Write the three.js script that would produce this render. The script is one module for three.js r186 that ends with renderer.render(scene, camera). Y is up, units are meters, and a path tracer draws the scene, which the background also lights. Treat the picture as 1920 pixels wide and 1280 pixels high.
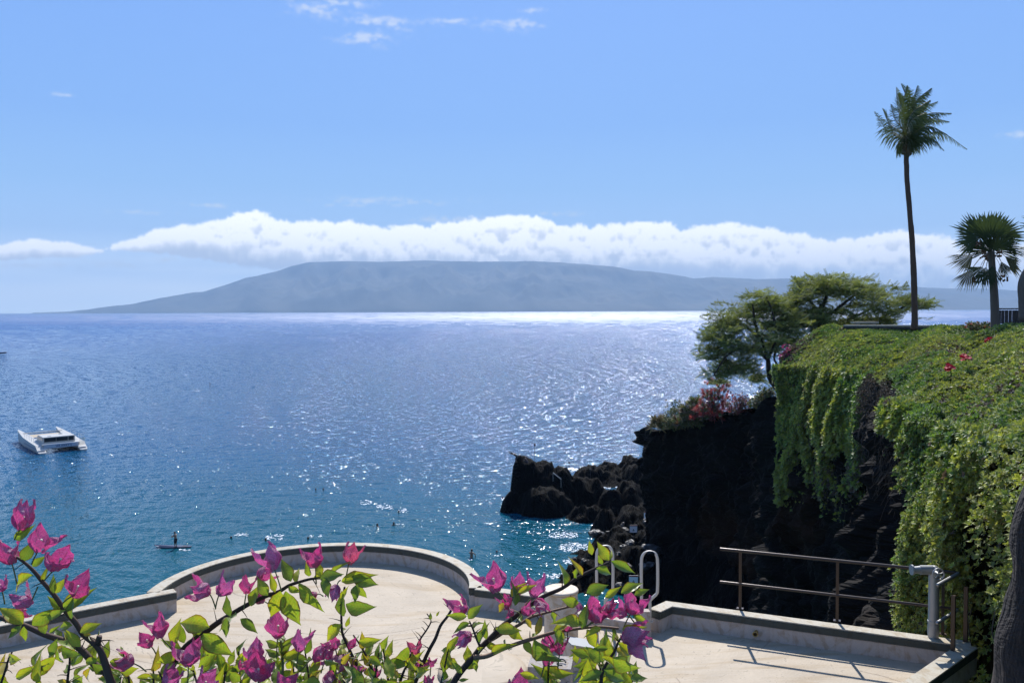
import * as THREE from 'three';
import { mergeGeometries } from 'three/addons/utils/BufferGeometryUtils.js';
import { MarchingCubes } from 'three/addons/objects/MarchingCubes.js';

// ------------------------------------------------------------------ camera, sun, exposure
const W = 1920, H = 1280, F = 1600, EYE = new THREE.Vector3(0, 25, 0);
const scene = new THREE.Scene();
const camera = new THREE.PerspectiveCamera(2 * Math.atan(H / 2 / F) * 180 / Math.PI, W / H, 0.1, 90000);
camera.position.copy(EYE);
camera.rotation.order = 'YXZ';
camera.rotation.set(-Math.atan(58 / F), 0, -0.0042);
camera.updateMatrixWorld(true);
scene.add(camera);
const renderer = new THREE.WebGLRenderer({ antialias: true });
renderer.setSize(1024, 682);
renderer.toneMapping = THREE.LinearToneMapping;
renderer.toneMappingExposure = 1.35;
renderer.shadowMap.enabled = true;
const SUN_AZ = Math.atan((1095 - 960) / F), SUN_EL = 45 * Math.PI / 180;
const SUN = new THREE.Vector3(Math.sin(SUN_AZ) * Math.cos(SUN_EL), Math.sin(SUN_EL), -Math.cos(SUN_AZ) * Math.cos(SUN_EL));
const sun = new THREE.DirectionalLight(new THREE.Color(1.0, 0.98, 0.95), 5.0);
sun.name = 'sun';
sun.position.copy(SUN).multiplyScalar(300);
sun.castShadow = true;
sun.shadow.mapSize.set(4096, 4096);
Object.assign(sun.shadow.camera, { left: -120, right: 120, top: 120, bottom: -120, near: 1, far: 700 });
scene.add(sun, sun.target);
const C0 = (r, g, b) => new THREE.Color().setRGB(r, g, b);
scene.fog = new THREE.FogExp2(C0(0.47, 0.70, 1.0), 5.6e-5);

// ------------------------------------------------------------------ helpers
function rng(seed) {
  let s = seed | 0;
  return () => { s = (s + 0x6d2b79f5) | 0; let t = Math.imul(s ^ (s >>> 15), 1 | s); t = (t + Math.imul(t ^ (t >>> 7), 61 | t)) ^ t; return ((t ^ (t >>> 14)) >>> 0) / 4294967296; };
}
const lerp = (a, b, t) => a + (b - a) * t, clamp = (x, a = 0, b = 1) => Math.min(b, Math.max(a, x));
const smooth = (a, b, x) => { const t = clamp((x - a) / (b - a)); return t * t * (3 - 2 * t); };
const V = (x, y, z) => new THREE.Vector3(x, y, z);
// a pixel of the photograph as a direction, as the point at depth d ahead, or as the point on the level y
function ray(u, v) { return V((u - W / 2) / F, (H / 2 - v) / F, -1).applyQuaternion(camera.quaternion); }
function at(u, v, d) { const r = ray(u, v); return EYE.clone().addScaledVector(r, d / -r.z); }
function on(u, v, y) { const r = ray(u, v); return EYE.clone().addScaledVector(r, (y - EYE.y) / r.y); }
function piece(tab, x) {                                             // piecewise linear through [x, y] pairs
  if (x <= tab[0][0]) return tab[0][1];
  for (let i = 1; i < tab.length; i++) if (x <= tab[i][0]) return lerp(tab[i - 1][1], tab[i][1], (x - tab[i - 1][0]) / (tab[i][0] - tab[i - 1][0]));
  return tab[tab.length - 1][1];
}
// periodic 3-D noise table, several octaves of gradient noise, read with trilinear interpolation
function noiseTable(n, seed) {
  const r = rng(seed), g = new Float32Array(n * n * n);
  for (let i = 0; i < g.length; i++) g[i] = r() * 2 - 1;
  return (x, y, z) => {
    let X = Math.floor(x), Y = Math.floor(y), Z = Math.floor(z), fx = x - X, fy = y - Y, fz = z - Z;
    fx = fx * fx * (3 - 2 * fx); fy = fy * fy * (3 - 2 * fy); fz = fz * fz * (3 - 2 * fz);
    const m = n - 1; X &= m; Y &= m; Z &= m;
    const X1 = (X + 1) & m, Y0 = Y * n, Y1 = ((Y + 1) & m) * n, Z0 = Z * n * n, Z1 = ((Z + 1) & m) * n * n;
    const a = g[X + Y0 + Z0], b = g[X1 + Y0 + Z0], c = g[X + Y1 + Z0], d = g[X1 + Y1 + Z0], e = g[X + Y0 + Z1], f = g[X1 + Y0 + Z1], h = g[X + Y1 + Z1], k = g[X1 + Y1 + Z1];
    const p = a + (b - a) * fx, q = c + (d - c) * fx, s = e + (f - e) * fx, t = h + (k - h) * fx, o = p + (q - p) * fy, w = s + (t - s) * fy;
    return o + (w - o) * fz;
  };
}
const N3 = noiseTable(64, 11);
function fbm(x, y, z, o = 4) { let s = 0, a = 0.5; for (let i = 0; i < o; i++) { s += a * N3(x, y, z); x = x * 2.03 + 17.1; y = y * 2.03 + 5.3; z = z * 2.03 + 9.7; a *= 0.5; } return s; }
function ridged(x, y, z, o = 4) { let s = 0, a = 0.5; for (let i = 0; i < o; i++) { s += a * (1 - Math.abs(N3(x, y, z)) * 2); x = x * 2.1 + 7.1; y = y * 2.1 + 3.3; z = z * 2.1 + 1.7; a *= 0.5; } return s; }

const names = new Map();
function numbered(name) { const k = names.get(name) ?? 0; names.set(name, k + 1); return k ? name + '_' + String(k).padStart(3, '0') : name; }
function tag(o, label, category, group, kind) {
  if (label) o.userData.label = label;
  if (category) o.userData.category = category;
  if (group) o.userData.group = group;
  if (kind) o.userData.kind = kind;
  return o;
}
function thing(name, label, category, pos, turn = 0, group) {
  const o = new THREE.Group();
  o.name = numbered(name);
  if (pos) o.position.copy(pos);
  o.rotation.y = turn;
  scene.add(o);
  return tag(o, label, category, group);
}
function mesh(name, geo, mat, parent, kind) {
  const m = new THREE.Mesh(geo, mat);
  m.name = parent ? name : numbered(name);
  m.castShadow = m.receiveShadow = true;
  (parent ?? scene).add(m);
  if (kind) m.userData.kind = kind;
  return m;
}
function instanced(name, geo, mat, mats, colors, parent, kind) {
  const m = new THREE.InstancedMesh(geo, mat, mats.length);
  mats.forEach((k, i) => m.setMatrixAt(i, k));
  if (colors) colors.forEach((c, i) => m.setColorAt(i, c));
  m.name = parent ? name : numbered(name);
  m.castShadow = m.receiveShadow = true;
  (parent ?? scene).add(m);
  if (kind) m.userData.kind = kind;
  return m;
}
const C = (r, g, b) => new THREE.Color().setRGB(r, g, b);
function std(r, g, b, rough = 0.8, extra = {}) { return new THREE.MeshStandardMaterial({ color: C(r, g, b), roughness: rough, ...extra }); }
function leafMat(r, g, b, trans = 0.4, gloss = 0.4, extra = {}) { return new THREE.MeshPhysicalMaterial({ color: C(r, g, b), roughness: 0.93, transmission: trans, thickness: 0, side: THREE.DoubleSide, clearcoat: 0.4, clearcoatRoughness: gloss, ...extra }); }
function merged(list) { return mergeGeometries(list.map((g) => { const k = g.index ? g.toNonIndexed() : g; for (const n of Object.keys(k.attributes)) if (!['position', 'normal', 'uv', 'color'].includes(n)) k.deleteAttribute(n); return k; })); }
function geo(pos, uv, idx, col) {
  const g = new THREE.BufferGeometry();
  g.setAttribute('position', new THREE.Float32BufferAttribute(pos, 3));
  if (uv) g.setAttribute('uv', new THREE.Float32BufferAttribute(uv, 2));
  if (col) g.setAttribute('color', new THREE.Float32BufferAttribute(col, 3));
  if (idx) g.setIndex(idx);
  g.computeVertexNormals();
  return g;
}
// a tapered, bent limb through points, radii along it
function limb(points, radii, sides = 7, wob = 0, per = 4) {
  const c = new THREE.CatmullRomCurve3(points, false, 'centripetal'), n = Math.max(2, (points.length - 1) * per), fr = c.computeFrenetFrames(n, false), pos = [], uv = [], idx = [];
  let len = 0, prev = null;
  for (let i = 0; i <= n; i++) {
    const t = i / n, p = c.getPoint(t), k = t * (radii.length - 1), k0 = Math.min(Math.floor(k), radii.length - 2 < 0 ? 0 : radii.length - 2), r0 = radii.length > 1 ? lerp(radii[k0], radii[k0 + 1], k - k0) : radii[0];
    if (prev) len += prev.distanceTo(p);
    prev = p;
    for (let s = 0; s <= sides; s++) {
      const a = (s % sides) / sides * Math.PI * 2, r = r0 * (1 + (wob ? wob * N3(p.x * 3 + Math.cos(a) * 2, p.y * 3, p.z * 3 + Math.sin(a) * 2) : 0));
      const q = p.clone().addScaledVector(fr.normals[i], Math.cos(a) * r).addScaledVector(fr.binormals[i], Math.sin(a) * r);
      pos.push(q.x, q.y, q.z); uv.push(s / sides, len);
    }
  }
  const m = sides + 1;
  for (let i = 0; i < n; i++) for (let s = 0; s < sides; s++) idx.push(i * m + s, (i + 1) * m + s, i * m + s + 1, i * m + s + 1, (i + 1) * m + s, (i + 1) * m + s + 1);
  const b = pos.length / 3;                                          // end caps
  for (const [e, f] of [[0, 1], [n, -1]]) {
    const p = c.getPoint(e / n), o = pos.length / 3;
    pos.push(p.x, p.y, p.z); uv.push(0.5, 0);
    for (let s = 0; s < sides; s++) f > 0 ? idx.push(o, e * m + s, e * m + s + 1) : idx.push(o, e * m + s + 1, e * m + s);
  }
  return geo(pos, uv, idx);
}
function box(w, h, d, x = 0, y = 0, z = 0) { return new THREE.BoxGeometry(w, h, d).translate(x, y, z); }
function xform(p, q, s) { return new THREE.Matrix4().compose(p, q, s.isVector3 ? s : V(s, s, s)); }
const Q = (x, y, z) => new THREE.Quaternion().setFromEuler(new THREE.Euler(x, y, z, 'YXZ'));
const UP = V(0, 1, 0);

// ------------------------------------------------------------------ sky: air, a bank of cumulus on the horizon, thin high wisps
{
  const SW = 4096, SH = 2048, data = new Float32Array(SW * SH * 4), deg = Math.PI / 180;
  const azel = (u, v) => { const r = ray(u, v).normalize(); return [Math.atan2(r.x, -r.z) / deg, Math.asin(r.y) / deg]; };
  const grad = [[0, [1.35, 1.52, 1.66]], [2, [1.02, 1.24, 1.48]], [5, [0.45, 0.70, 1.08]], [8, [0.33, 0.59, 1.0]], [12, [0.25, 0.49, 0.97]], [22, [0.195, 0.405, 0.94]], [45, [0.13, 0.30, 0.74]], [90, [0.055, 0.15, 0.46]]];
  const air = (el, cs, k) => {
    let c = 0;
    for (let i = 1; i < grad.length; i++) if (el <= grad[i][0]) { c = lerp(grad[i - 1][1][k], grad[i][1][k], (el - grad[i - 1][0]) / (grad[i][0] - grad[i - 1][0])); break; }
    const glow = Math.pow(Math.max(0, cs), 8) * 0.35 + Math.pow(Math.max(0, cs), 60) * 1.2;
    return c * (0.66 + 0.38 * smooth(-0.6, 0.75, cs)) + glow * [0.9, 0.95, 1][k] * 0.35;
  };
  // the cloud bank's top and base, in degrees over the horizon, by azimuth
  const frame = [[-40, 462, 484], [0, 462, 484], [60, 452, 478], [130, 456, 478], [190, 470, 472], [200, 471, 472], [222, 458, 466], [330, 428, 470], [400, 424, 480], [462, 398, 488], [505, 418, 490], [560, 424, 490], [640, 416, 492], [720, 430, 492], [800, 428, 492], [860, 420, 493], [930, 408, 494], [1000, 408, 494], [1070, 430, 496], [1150, 428, 500], [1215, 418, 503], [1290, 438, 508], [1345, 422, 512], [1400, 430, 512], [1425, 428, 514], [1500, 448, 518], [1560, 452, 520], [1630, 444, 524], [1700, 438, 528], [1745, 446, 530], [1800, 466, 532], [1870, 468, 534], [2000, 460, 535]]
    .map(([u, t, b]) => { const a = azel(u, t), c = azel(u, b + 8 * smooth(420, 560, u)); return [a[0], a[1], c[1]]; });
  const azIn = frame[0][0], azOut = frame[frame.length - 1][0];
  const bank = (az) => {
    const w = smooth(0, 6, Math.max(azIn - az, az - azOut));
    const t = piece(frame.map((f) => [f[0], f[1]]), az), b = piece(frame.map((f) => [f[0], f[2]]), az), a = az * deg * 9;
    const t2 = 4.6 + 2.2 * N3(Math.cos(a / 9) * 9 + 30, Math.sin(a / 9) * 9 + 30, 3.5), b2 = 3.0 + 0.4 * N3(Math.cos(a / 9) * 5 + 9, Math.sin(a / 9) * 5 + 9, 8.5);
    return [lerp(t, t2, w), lerp(b, b2, w)];
  };
  const cols = [];
  for (let c = 0; c < SW; c++) {
    const phi = ((c + 0.5) / SW - 0.5) * 360;                         // atan2(z, x)
    let az = phi + 90; if (az > 180) az -= 360;                       // 0 straight ahead, + to the right
    cols.push([phi, az, ...bank(az)]);
  }
  // heaps of rounded puffs along the bank, by columns of azimuth
  const puff = (x, y, z) => 1 - 2 * Math.abs(N3(x, y, z)), heaps = [], bins = Array.from({ length: 720 }, () => []), rc = rng(77);
  for (let az = -180; az < 180;) {
    const [t, b] = bank(az), h = t - b;
    if (h > 0.1) {
      const n = 3 + Math.floor(h * 2.0);
      for (let k = 0; k < n; k++) {
        const q = k === 0 ? 1 : rc(), r = Math.min(h * 0.5, lerp(0.24, 0.95, Math.pow(rc(), 1.5))), y = k === 0 ? t - r * 0.95 : lerp(b + r * 0.4, t - r * 1.1, q);
        heaps.push([az + (rc() - 0.5) * 0.7, y, k === 0 ? lerp(2.2, 3.2, rc()) : lerp(0.4, 2.8, clamp(q * 0.8 + rc() * 0.3)), r]);
      }
    }
    az += Math.max(0.12, Math.min(0.36, h * 0.16)) * lerp(0.7, 1.4, rc());
  }
  for (const p of heaps) for (let k = Math.floor((p[0] - p[3] * 1.5 + 180) * 2); k <= Math.floor((p[0] + p[3] * 1.5 + 180) * 2); k++) bins[(k + 720) % 720].push(p);
  const dens = (az, el, z, t, b) => {
    let m = -1;
    for (const p of bins[Math.floor((az + 180) * 2 + 720) % 720]) {
      const dx = az - p[0], dy = el - p[1], dz = z - p[2], d = 1 - Math.sqrt(dx * dx + dy * dy * (dy < 0 ? 1.5 : 1) + dz * dz) / p[3];
      if (d > m) m = d;
    }
    if (m < -0.6) return 0;
    const n = 0.30 * puff(az * 1.5 + 7, el * 1.7 + 9, z * 1.5) + 0.26 * puff(az * 3.3, el * 3.6, z * 3.3) + 0.16 * puff(az * 7.1, el * 7.4, z * 7.1);
    return (m + n * 0.8 - 0.02 - Math.max(0, b - el) * 0.6) * 8;
  };
  const L = [0.12, 0.9, 0.3];
  const wisps = [[690, 72, 75, 16], [700, 38, 95, 14], [735, 45, 60, 12], [600, 15, 70, 20], [850, 40, 60, 10], [960, 45, 80, 14], [380, 384, 70, 5], [270, 398, 70, 5], [740, 378, 160, 9], [860, 410, 120, 10], [660, 385, 60, 4], [1905, 253, 30, 8], [1050, 400, 60, 6], [120, 178, 30, 3], [1700, 480, 20, 8], [640, 5, 70, 10], [1000, 20, 40, 6], [310, 488, 26, 9], [215, 497, 60, 10], [60, 500, 90, 10]]
    .map(([u, v, a, b]) => { const [x, y] = azel(u, v); return [x, y, a / F / deg, b / F / deg]; });
  for (let row = 0; row < SH; row++) {
    const el = ((row + 0.5) / SH - 0.5) * 180, e = Math.max(0, el);
    for (let col = 0; col < SW; col++) {
      const [phi, az, top, base] = cols[col], o = (row * SW + col) * 4;
      const ce = Math.cos(e * deg), x = Math.cos(phi * deg) * ce, y = Math.sin(e * deg), z = Math.sin(phi * deg) * ce, cs = x * SUN.x + y * SUN.y + z * SUN.z;
      const c = [air(e, cs, 0), air(e, cs, 1), air(e, cs, 2)];
      if (el > 0 && el < 40) {
        // thin pale veil low under the clouds
        const veil = smooth(0.2, 1.2, el) * (1 - smooth(2.6, 4.2, el)) * clamp(0.45 + 0.9 * fbm(az * 0.16 + 50, el * 1.5, 2.5, 4));
        for (let k = 0; k < 3; k++) c[k] = lerp(c[k], [1.5, 1.6, 1.65][k], veil * 0.7);
        let wsp = 0;
        if (Math.abs(az) < 40) for (const w of wisps) { const dx = (az - w[0]) / w[2], dy = (el - w[1]) / w[3], d = dx * dx + dy * dy; if (d < 6) wsp = Math.max(wsp, Math.exp(-d * 1.1)); }
        else wsp = smooth(0.25, 0.6, fbm(x * 5 + 3, y * 16, z * 5 + 8, 3));
        if (wsp > 0.02) {
          const n = 0.5 + 0.8 * fbm(az * 0.9, el * 3.2, 4.4, 3) + 0.75 * fbm(az * 3.2 + el * 2, el * 6.5 - az, 7.7, 3);
          const a = clamp(smooth(0.55, 1.15, n * 0.75 + wsp * 0.55) * wsp * 0.62);
          for (let k = 0; k < 3; k++) c[k] = lerp(c[k], [0.90, 0.95, 1.02][k], a);
        }
        if (el > base - 1.2 && el < top + 1.2 && el < 9) {
          let T = 1, lit = 0, wsum = 0;
          for (let s = 0; s < 28 && T > 0.02; s++) {
            const zz = s / 28 * 4 + 0.07, d = dens(az, el, zz, top, base);
            if (d <= 0) continue;
            let tau = 0;
            for (let q = 1; q <= 4; q++) { const st = 0.12 * q; const dd = dens(az + L[0] * st * 2, el + L[1] * st * 1.6, zz + L[2] * st * 1.6, top, base); if (dd > 0) tau += Math.min(dd, 3) * 0.16 * (0.6 + 0.25 * q); }
            const a = 1 - Math.exp(-d * 0.7);
            lit += T * a * (0.62 * Math.exp(-tau) + 0.38 * Math.exp(-tau * 0.22)); wsum += T * a; T *= 1 - a;
          }
          if (wsum > 0) {
            const yy = clamp((el - base) / Math.max(0.3, top - base)), l = lit / wsum * lerp(0.62, 1.08, smooth(-0.05, 0.7, yy + 0.35 * fbm(az * 0.5 + 3, el * 0.8, 9, 3))), sh = [0.60, 0.70, 0.86], su = [1.62, 1.60, 1.57], A = 1 - T;
            for (let k = 0; k < 3; k++) c[k] = lerp(c[k], lerp(sh[k], su[k], clamp(l * 1.25 - 0.08)), A * 0.97);
          }
        }
      }
      data[o] = c[0] / 1.35; data[o + 1] = c[1] / 1.35; data[o + 2] = c[2] / 1.35; data[o + 3] = 1;
    }
  }
  const t = new THREE.DataTexture(data, SW, SH, THREE.RGBAFormat, THREE.FloatType);
  t.mapping = THREE.EquirectangularReflectionMapping;
  t.magFilter = t.minFilter = THREE.LinearFilter;
  t.needsUpdate = true;
  scene.background = t;
  scene.environment = t;
}

// ------------------------------------------------------------------ sea: wind waves from a spectrum
function fft(re, im, n, off, stride) {
  for (let i = 1, j = 0; i < n; i++) { let b = n >> 1; for (; j & b; b >>= 1) j ^= b; j ^= b; if (i < j) { const p = off + i * stride, q = off + j * stride; let t = re[p]; re[p] = re[q]; re[q] = t; t = im[p]; im[p] = im[q]; im[q] = t; } }
  for (let len = 2; len <= n; len <<= 1) {
    const h = len >> 1, w = 2 * Math.PI / len;
    for (let k = 0; k < h; k++) {
      const c = Math.cos(w * k), s = Math.sin(w * k);
      for (let i = k; i < n; i += len) {
        const p = off + i * stride, q = off + (i + h) * stride, xr = re[q] * c - im[q] * s, xi = re[q] * s + im[q] * c;
        re[q] = re[p] - xr; im[q] = im[p] - xi; re[p] += xr; im[p] += xi;
      }
    }
  }
}
// slopes of a periodic patch of sea, n samples over size metres; sigma is their spread; wind is a direction in the xz plane
function waves(n, size, lo, hi, power, windAngle, sigma, seed) {
  const r = rng(seed), re = new Float32Array(n * n), im = new Float32Array(n * n);
  const gauss = () => Math.sqrt(-2 * Math.log(r() + 1e-9)) * Math.cos(2 * Math.PI * r());
  const hr = new Float32Array(n * n), hi2 = new Float32Array(n * n);
  for (let y = 0; y < n; y++) for (let x = 0; x < n; x++) {
    const kx = (x < n / 2 ? x : x - n), ky = (y < n / 2 ? y : y - n), k = Math.hypot(kx, ky), lam = size / Math.max(k, 1e-6);
    const a = gauss(), b = gauss();
    if (k === 0 || lam < lo || lam > hi) continue;
    const cs = Math.cos(Math.atan2(ky, kx) - windAngle), amp = Math.pow(k, power) * (0.55 + cs * cs) * smooth(lo, lo * 1.6, lam) * (1 - smooth(hi * 0.6, hi, lam));
    hr[y * n + x] = a * amp; hi2[y * n + x] = b * amp;
  }
  // real height field: h(k) = conj(h(-k)); slopes sx + i sy packed in one transform
  for (let y = 0; y < n; y++) for (let x = 0; x < n; x++) {
    const p = y * n + x, m = ((n - y) % n) * n + ((n - x) % n), kx = (x < n / 2 ? x : x - n), ky = (y < n / 2 ? y : y - n);
    const ar = hr[p] + hr[m], ai = hi2[p] - hi2[m];
    const sxr = -kx * ai, sxi = kx * ar, syr = -ky * ai, syi = ky * ar;
    re[p] = sxr - syi; im[p] = sxi + syr;
  }
  for (let y = 0; y < n; y++) fft(re, im, n, y * n, 1);
  for (let x = 0; x < n; x++) fft(re, im, n, x, n);
  let s2 = 0;
  for (let i = 0; i < n * n; i++) s2 += re[i] * re[i] + im[i] * im[i];
  const f = sigma / Math.sqrt(s2 / (2 * n * n));
  for (let i = 0; i < n * n; i++) { re[i] *= f; im[i] *= f; }
  return [re, im];
}
function normalTexture(n, [sx, sy], rep) {
  const d = new Float32Array(n * n * 4);
  for (let i = 0; i < n * n; i++) { const l = 1 / Math.hypot(sx[i], sy[i], 1); d[i * 4] = 0.5 - sx[i] * l * 0.5; d[i * 4 + 1] = 0.5 - sy[i] * l * 0.5; d[i * 4 + 2] = 0.5 + l * 0.5; d[i * 4 + 3] = 1; }
  const t = new THREE.DataTexture(d, n, n, THREE.RGBAFormat, THREE.FloatType);
  t.wrapS = t.wrapT = THREE.RepeatWrapping; t.magFilter = t.minFilter = THREE.LinearFilter; t.repeat.set(rep, rep); t.needsUpdate = true;
  return t;
}
{
  const nSize = 47;
  const nt = normalTexture(2048, waves(2048, nSize, 0.12, 7, -1.75, 0.5, 0.175, 5), 1 / nSize);
  // rings round the bay, finer near it
  const radii = [0], segs = 160;
  for (let r = 12; r < 26500; r *= 1.09) radii.push(r);
  const pos = [], uv = [], uv1 = [], col = [], idx = [], cz = 0;
  const RMAX = radii[radii.length - 1];
  radii.forEach((r, i) => {
    for (let s = 0; s <= segs; s++) {
      const a = s / segs * Math.PI * 2, x = Math.cos(a) * r, z = Math.sin(a) * r + cz;
      pos.push(x, 0, z); uv.push(x, -z);
      uv1.push(s / segs * 24, Math.log(1 + r / 40) / Math.log(1 + RMAX / 40));
      // the water's own colour: turquoise over the sand by the beach, blue where it is deep
      const n = fbm(x * 0.012, 3, z * 0.012, 3), shore = Math.hypot(x + 30, z + 5) + n * 40, t = smooth(50, 190, shore), u = smooth(150, 900, shore);
      const c = [[0.004, 0.072, 0.085], [0.001, 0.070, 0.165], [0.001, 0.062, 0.22]];
      for (let k = 0; k < 3; k++) col.push(lerp(lerp(c[0][k], c[1][k], t), c[2][k], u));
    }
  });
  const m = segs + 1;
  for (let i = 0; i < radii.length - 1; i++) for (let s = 0; s < segs; s++) idx.push(i * m + s, i * m + s + 1, (i + 1) * m + s, i * m + s + 1, (i + 1) * m + s + 1, (i + 1) * m + s);
  const g = new THREE.BufferGeometry();
  g.setAttribute('position', new THREE.Float32BufferAttribute(pos, 3));
  g.setAttribute('normal', new THREE.Float32BufferAttribute(pos.map((_, i) => (i % 3 === 1 ? 1 : 0)), 3));
  g.setAttribute('uv', new THREE.Float32BufferAttribute(uv, 2));
  g.setAttribute('uv1', new THREE.Float32BufferAttribute(uv1, 2));
  g.setAttribute('color', new THREE.Float32BufferAttribute(col, 3));
  g.setIndex(idx);
  // roughness: the unresolved ripples grow with distance; gusts leave smoother and rougher streaks
  const RW = 512, RH = 512, rd = new Uint8Array(RW * RH * 4);
  for (let y = 0; y < RH; y++) for (let x = 0; x < RW; x++) {
    const r = (Math.pow(1 + RMAX / 40, (y + 0.5) / RH) - 1) * 40;
    const base = piece([[0, 0.10], [250, 0.09], [600, 0.10], [1200, 0.18], [2200, 0.40], [4000, 0.45], [60000, 0.47]], r);
    const th = x / RW * Math.PI * 2, streak = fbm(Math.cos(th) * 3 + 20, y * 0.16, Math.sin(th) * 3 + 20, 3);
    rd[(y * RW + x) * 4] = rd[(y * RW + x) * 4 + 1] = rd[(y * RW + x) * 4 + 2] = clamp(base * (1 + (r > 500 ? 0.75 : 0.35) * streak)) * 255; rd[(y * RW + x) * 4 + 3] = 255;
  }
  const rt = new THREE.DataTexture(rd, RW, RH); rt.wrapS = THREE.RepeatWrapping; rt.wrapT = THREE.RepeatWrapping; rt.magFilter = rt.minFilter = THREE.LinearFilter; rt.channel = 1; rt.needsUpdate = true;
  const look = (r) => [piece([[0, 0.7], [90, 0.85], [120, 1.15], [170, 1.7], [420, 1.85], [900, 1.5], [1500, 1.0], [2600, 0.3]], r), piece([[0, 1.33], [400, 1.34], [1200, 1.45], [3000, 1.9]], r), Math.pow(Math.max(1, r / 125), 0.88)];
  const mats = [0, 90, 120, 150, 185, 225, 275, 340, 420, 520, 650, 800, 1000, 1250, 1600, 2000, 2600].map((from, i, all) => {
    const [ns, ior, big] = look(from * 1.1 + 5), tex = nt.clone();
    tex.repeat.set(1 / nSize / big, 1 / nSize / big); tex.rotation = i * 0.37; tex.needsUpdate = true;
    all = all.map((r) => [r]);
    const a = radii.findIndex((r) => r >= from), b = i + 1 < all.length ? radii.findIndex((r) => r >= all[i + 1][0]) : radii.length - 1;
    g.addGroup(a * segs * 6, (b - a) * segs * 6, i);
    return new THREE.MeshPhysicalMaterial({ color: C(1, 1, 1), vertexColors: true, roughness: 1, roughnessMap: rt, ior, specularIntensity: piece([[0, 0.72], [900, 0.66], [1600, 0.72], [2600, 1]], from), normalMap: tex, normalScale: new THREE.Vector2(ns, ns) });
  });
  const sea = mesh('water', g, mats, null, 'structure');
  sea.castShadow = false;
}

// ------------------------------------------------------------------ the island across the channel, its top in the clouds
{
  const ridge = [[60, 586], [125, 584.5], [200, 575], [250, 569], [300, 559], [360, 548], [380, 547], [420, 535], [460, 521], [485, 516], [520, 508], [548, 498], [580, 491], [640, 489], [720, 490], [800, 488], [900, 490], [1000, 489], [1060, 492], [1150, 499], [1190, 507], [1220, 508], [1260, 514], [1300, 521], [1340, 519], [1380, 521], [1420, 523], [1500, 521], [1580, 527], [1640, 533], [1740, 539], [1840, 541], [1960, 546], [2100, 560], [2300, 572]];
  const D0 = 17000, NU = 560, NV = 70, pos = [], idx = [];
  for (let i = 0; i <= NU; i++) {
    const u = lerp(60, 2300, i / NU), v = piece(ridge, u), foot = on(u, 0, 0), dir = ray(u, 600);
    dir.y = 0; dir.multiplyScalar(1 / -dir.z);
    const left = smooth(125, 700, u), dFoot = lerp(20500, D0, smooth(100, 800, u)) + 500 * N3(u * 0.02, 0, 3), dTop = dFoot + lerp(200, 4600, left);
    const rr = ray(u, v), slope = rr.y / -rr.z, top = EYE.y + slope * dTop + 12 * fbm(u * 0.06, 2, 2, 3);
    for (let j = 0; j <= NV; j++) {
      const t = j / NV, d = t < 0.75 ? lerp(dFoot, dTop, t / 0.75) : lerp(dTop, dTop + 2200, (t - 0.75) / 0.25), p = dir.clone().multiplyScalar(d);
      let h = t < 0.75 ? top * Math.pow(t / 0.75, 0.85) : top * (1 - smooth(0.75, 1, t));
      const gul = ridged(p.x * 0.0011, 0, p.z * 0.0004 + 3, 4) - 0.45;
      h += Math.min(1, t * 4) * (t < 0.75 ? 1 - smooth(0.6, 0.75, t) : 0) * gul * top * 0.30;
      pos.push(p.x, Math.max(-8, h - (j === 0 ? 8 : 0)), p.z);
    }
  }
  const m = NV + 1;
  for (let i = 0; i < NU; i++) for (let j = 0; j < NV; j++) idx.push(i * m + j, i * m + j + 1, (i + 1) * m + j, (i + 1) * m + j, i * m + j + 1, (i + 1) * m + j + 1);
  const g = geo(pos, null, idx), col = [], p = g.attributes.position;
  for (let i = 0; i < p.count; i++) { const n = fbm(p.getX(i) * 0.001, p.getY(i) * 0.004, p.getZ(i) * 0.001, 4), k = clamp(0.5 + n); col.push(lerp(0.010, 0.085, k), lerp(0.024, 0.075, k), lerp(0.022, 0.046, k)); }
  g.setAttribute('color', new THREE.Float32BufferAttribute(col, 3));
  const isl = mesh('hills', g, new THREE.MeshStandardMaterial({ color: C(1, 1, 1), vertexColors: true, roughness: 0.95, side: THREE.DoubleSide }), null, 'structure');
  tag(isl, 'hazy blue island across the sea with its ridge in the clouds');
}

// ------------------------------------------------------------------ procedural textures in metres
function tileNoise(n, f) {                                            // f(x, y) from values periodic over the tile
  const d = new Uint8Array(n * n * 4);
  for (let y = 0; y < n; y++) for (let x = 0; x < n; x++) {
    const a = x / n * Math.PI * 2, b = y / n * Math.PI * 2, c = f(Math.cos(a), Math.sin(a), Math.cos(b), Math.sin(b), x / n, y / n), o = (y * n + x) * 4;
    for (let k = 0; k < 3; k++) d[o + k] = clamp(Array.isArray(c) ? c[k] : c) * 255;
    d[o + 3] = 255;
  }
  return d;
}
function texture(d, n, rep, srgb) {
  const t = new THREE.DataTexture(d, n, n);
  t.wrapS = t.wrapT = THREE.RepeatWrapping; t.magFilter = t.minFilter = THREE.LinearFilter; t.repeat.set(rep, rep);
  if (srgb) t.colorSpace = THREE.SRGBColorSpace;
  t.needsUpdate = true;
  return t;
}
const tn = (a, b, c, d, s, o) => fbm(a * s + c * s * 0.73 + 31, b * s + d * s * 0.81 + 17, c * s * 0.6 - b * s * 0.4 + d * s * 0.5 + 11, o);
const plasterBump = texture(tileNoise(512, (a, b, c, d, x, y) => 0.5 + 0.5 * tn(a, b, c, d, 9, 4)), 512, 1 / 1.5);
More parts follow.
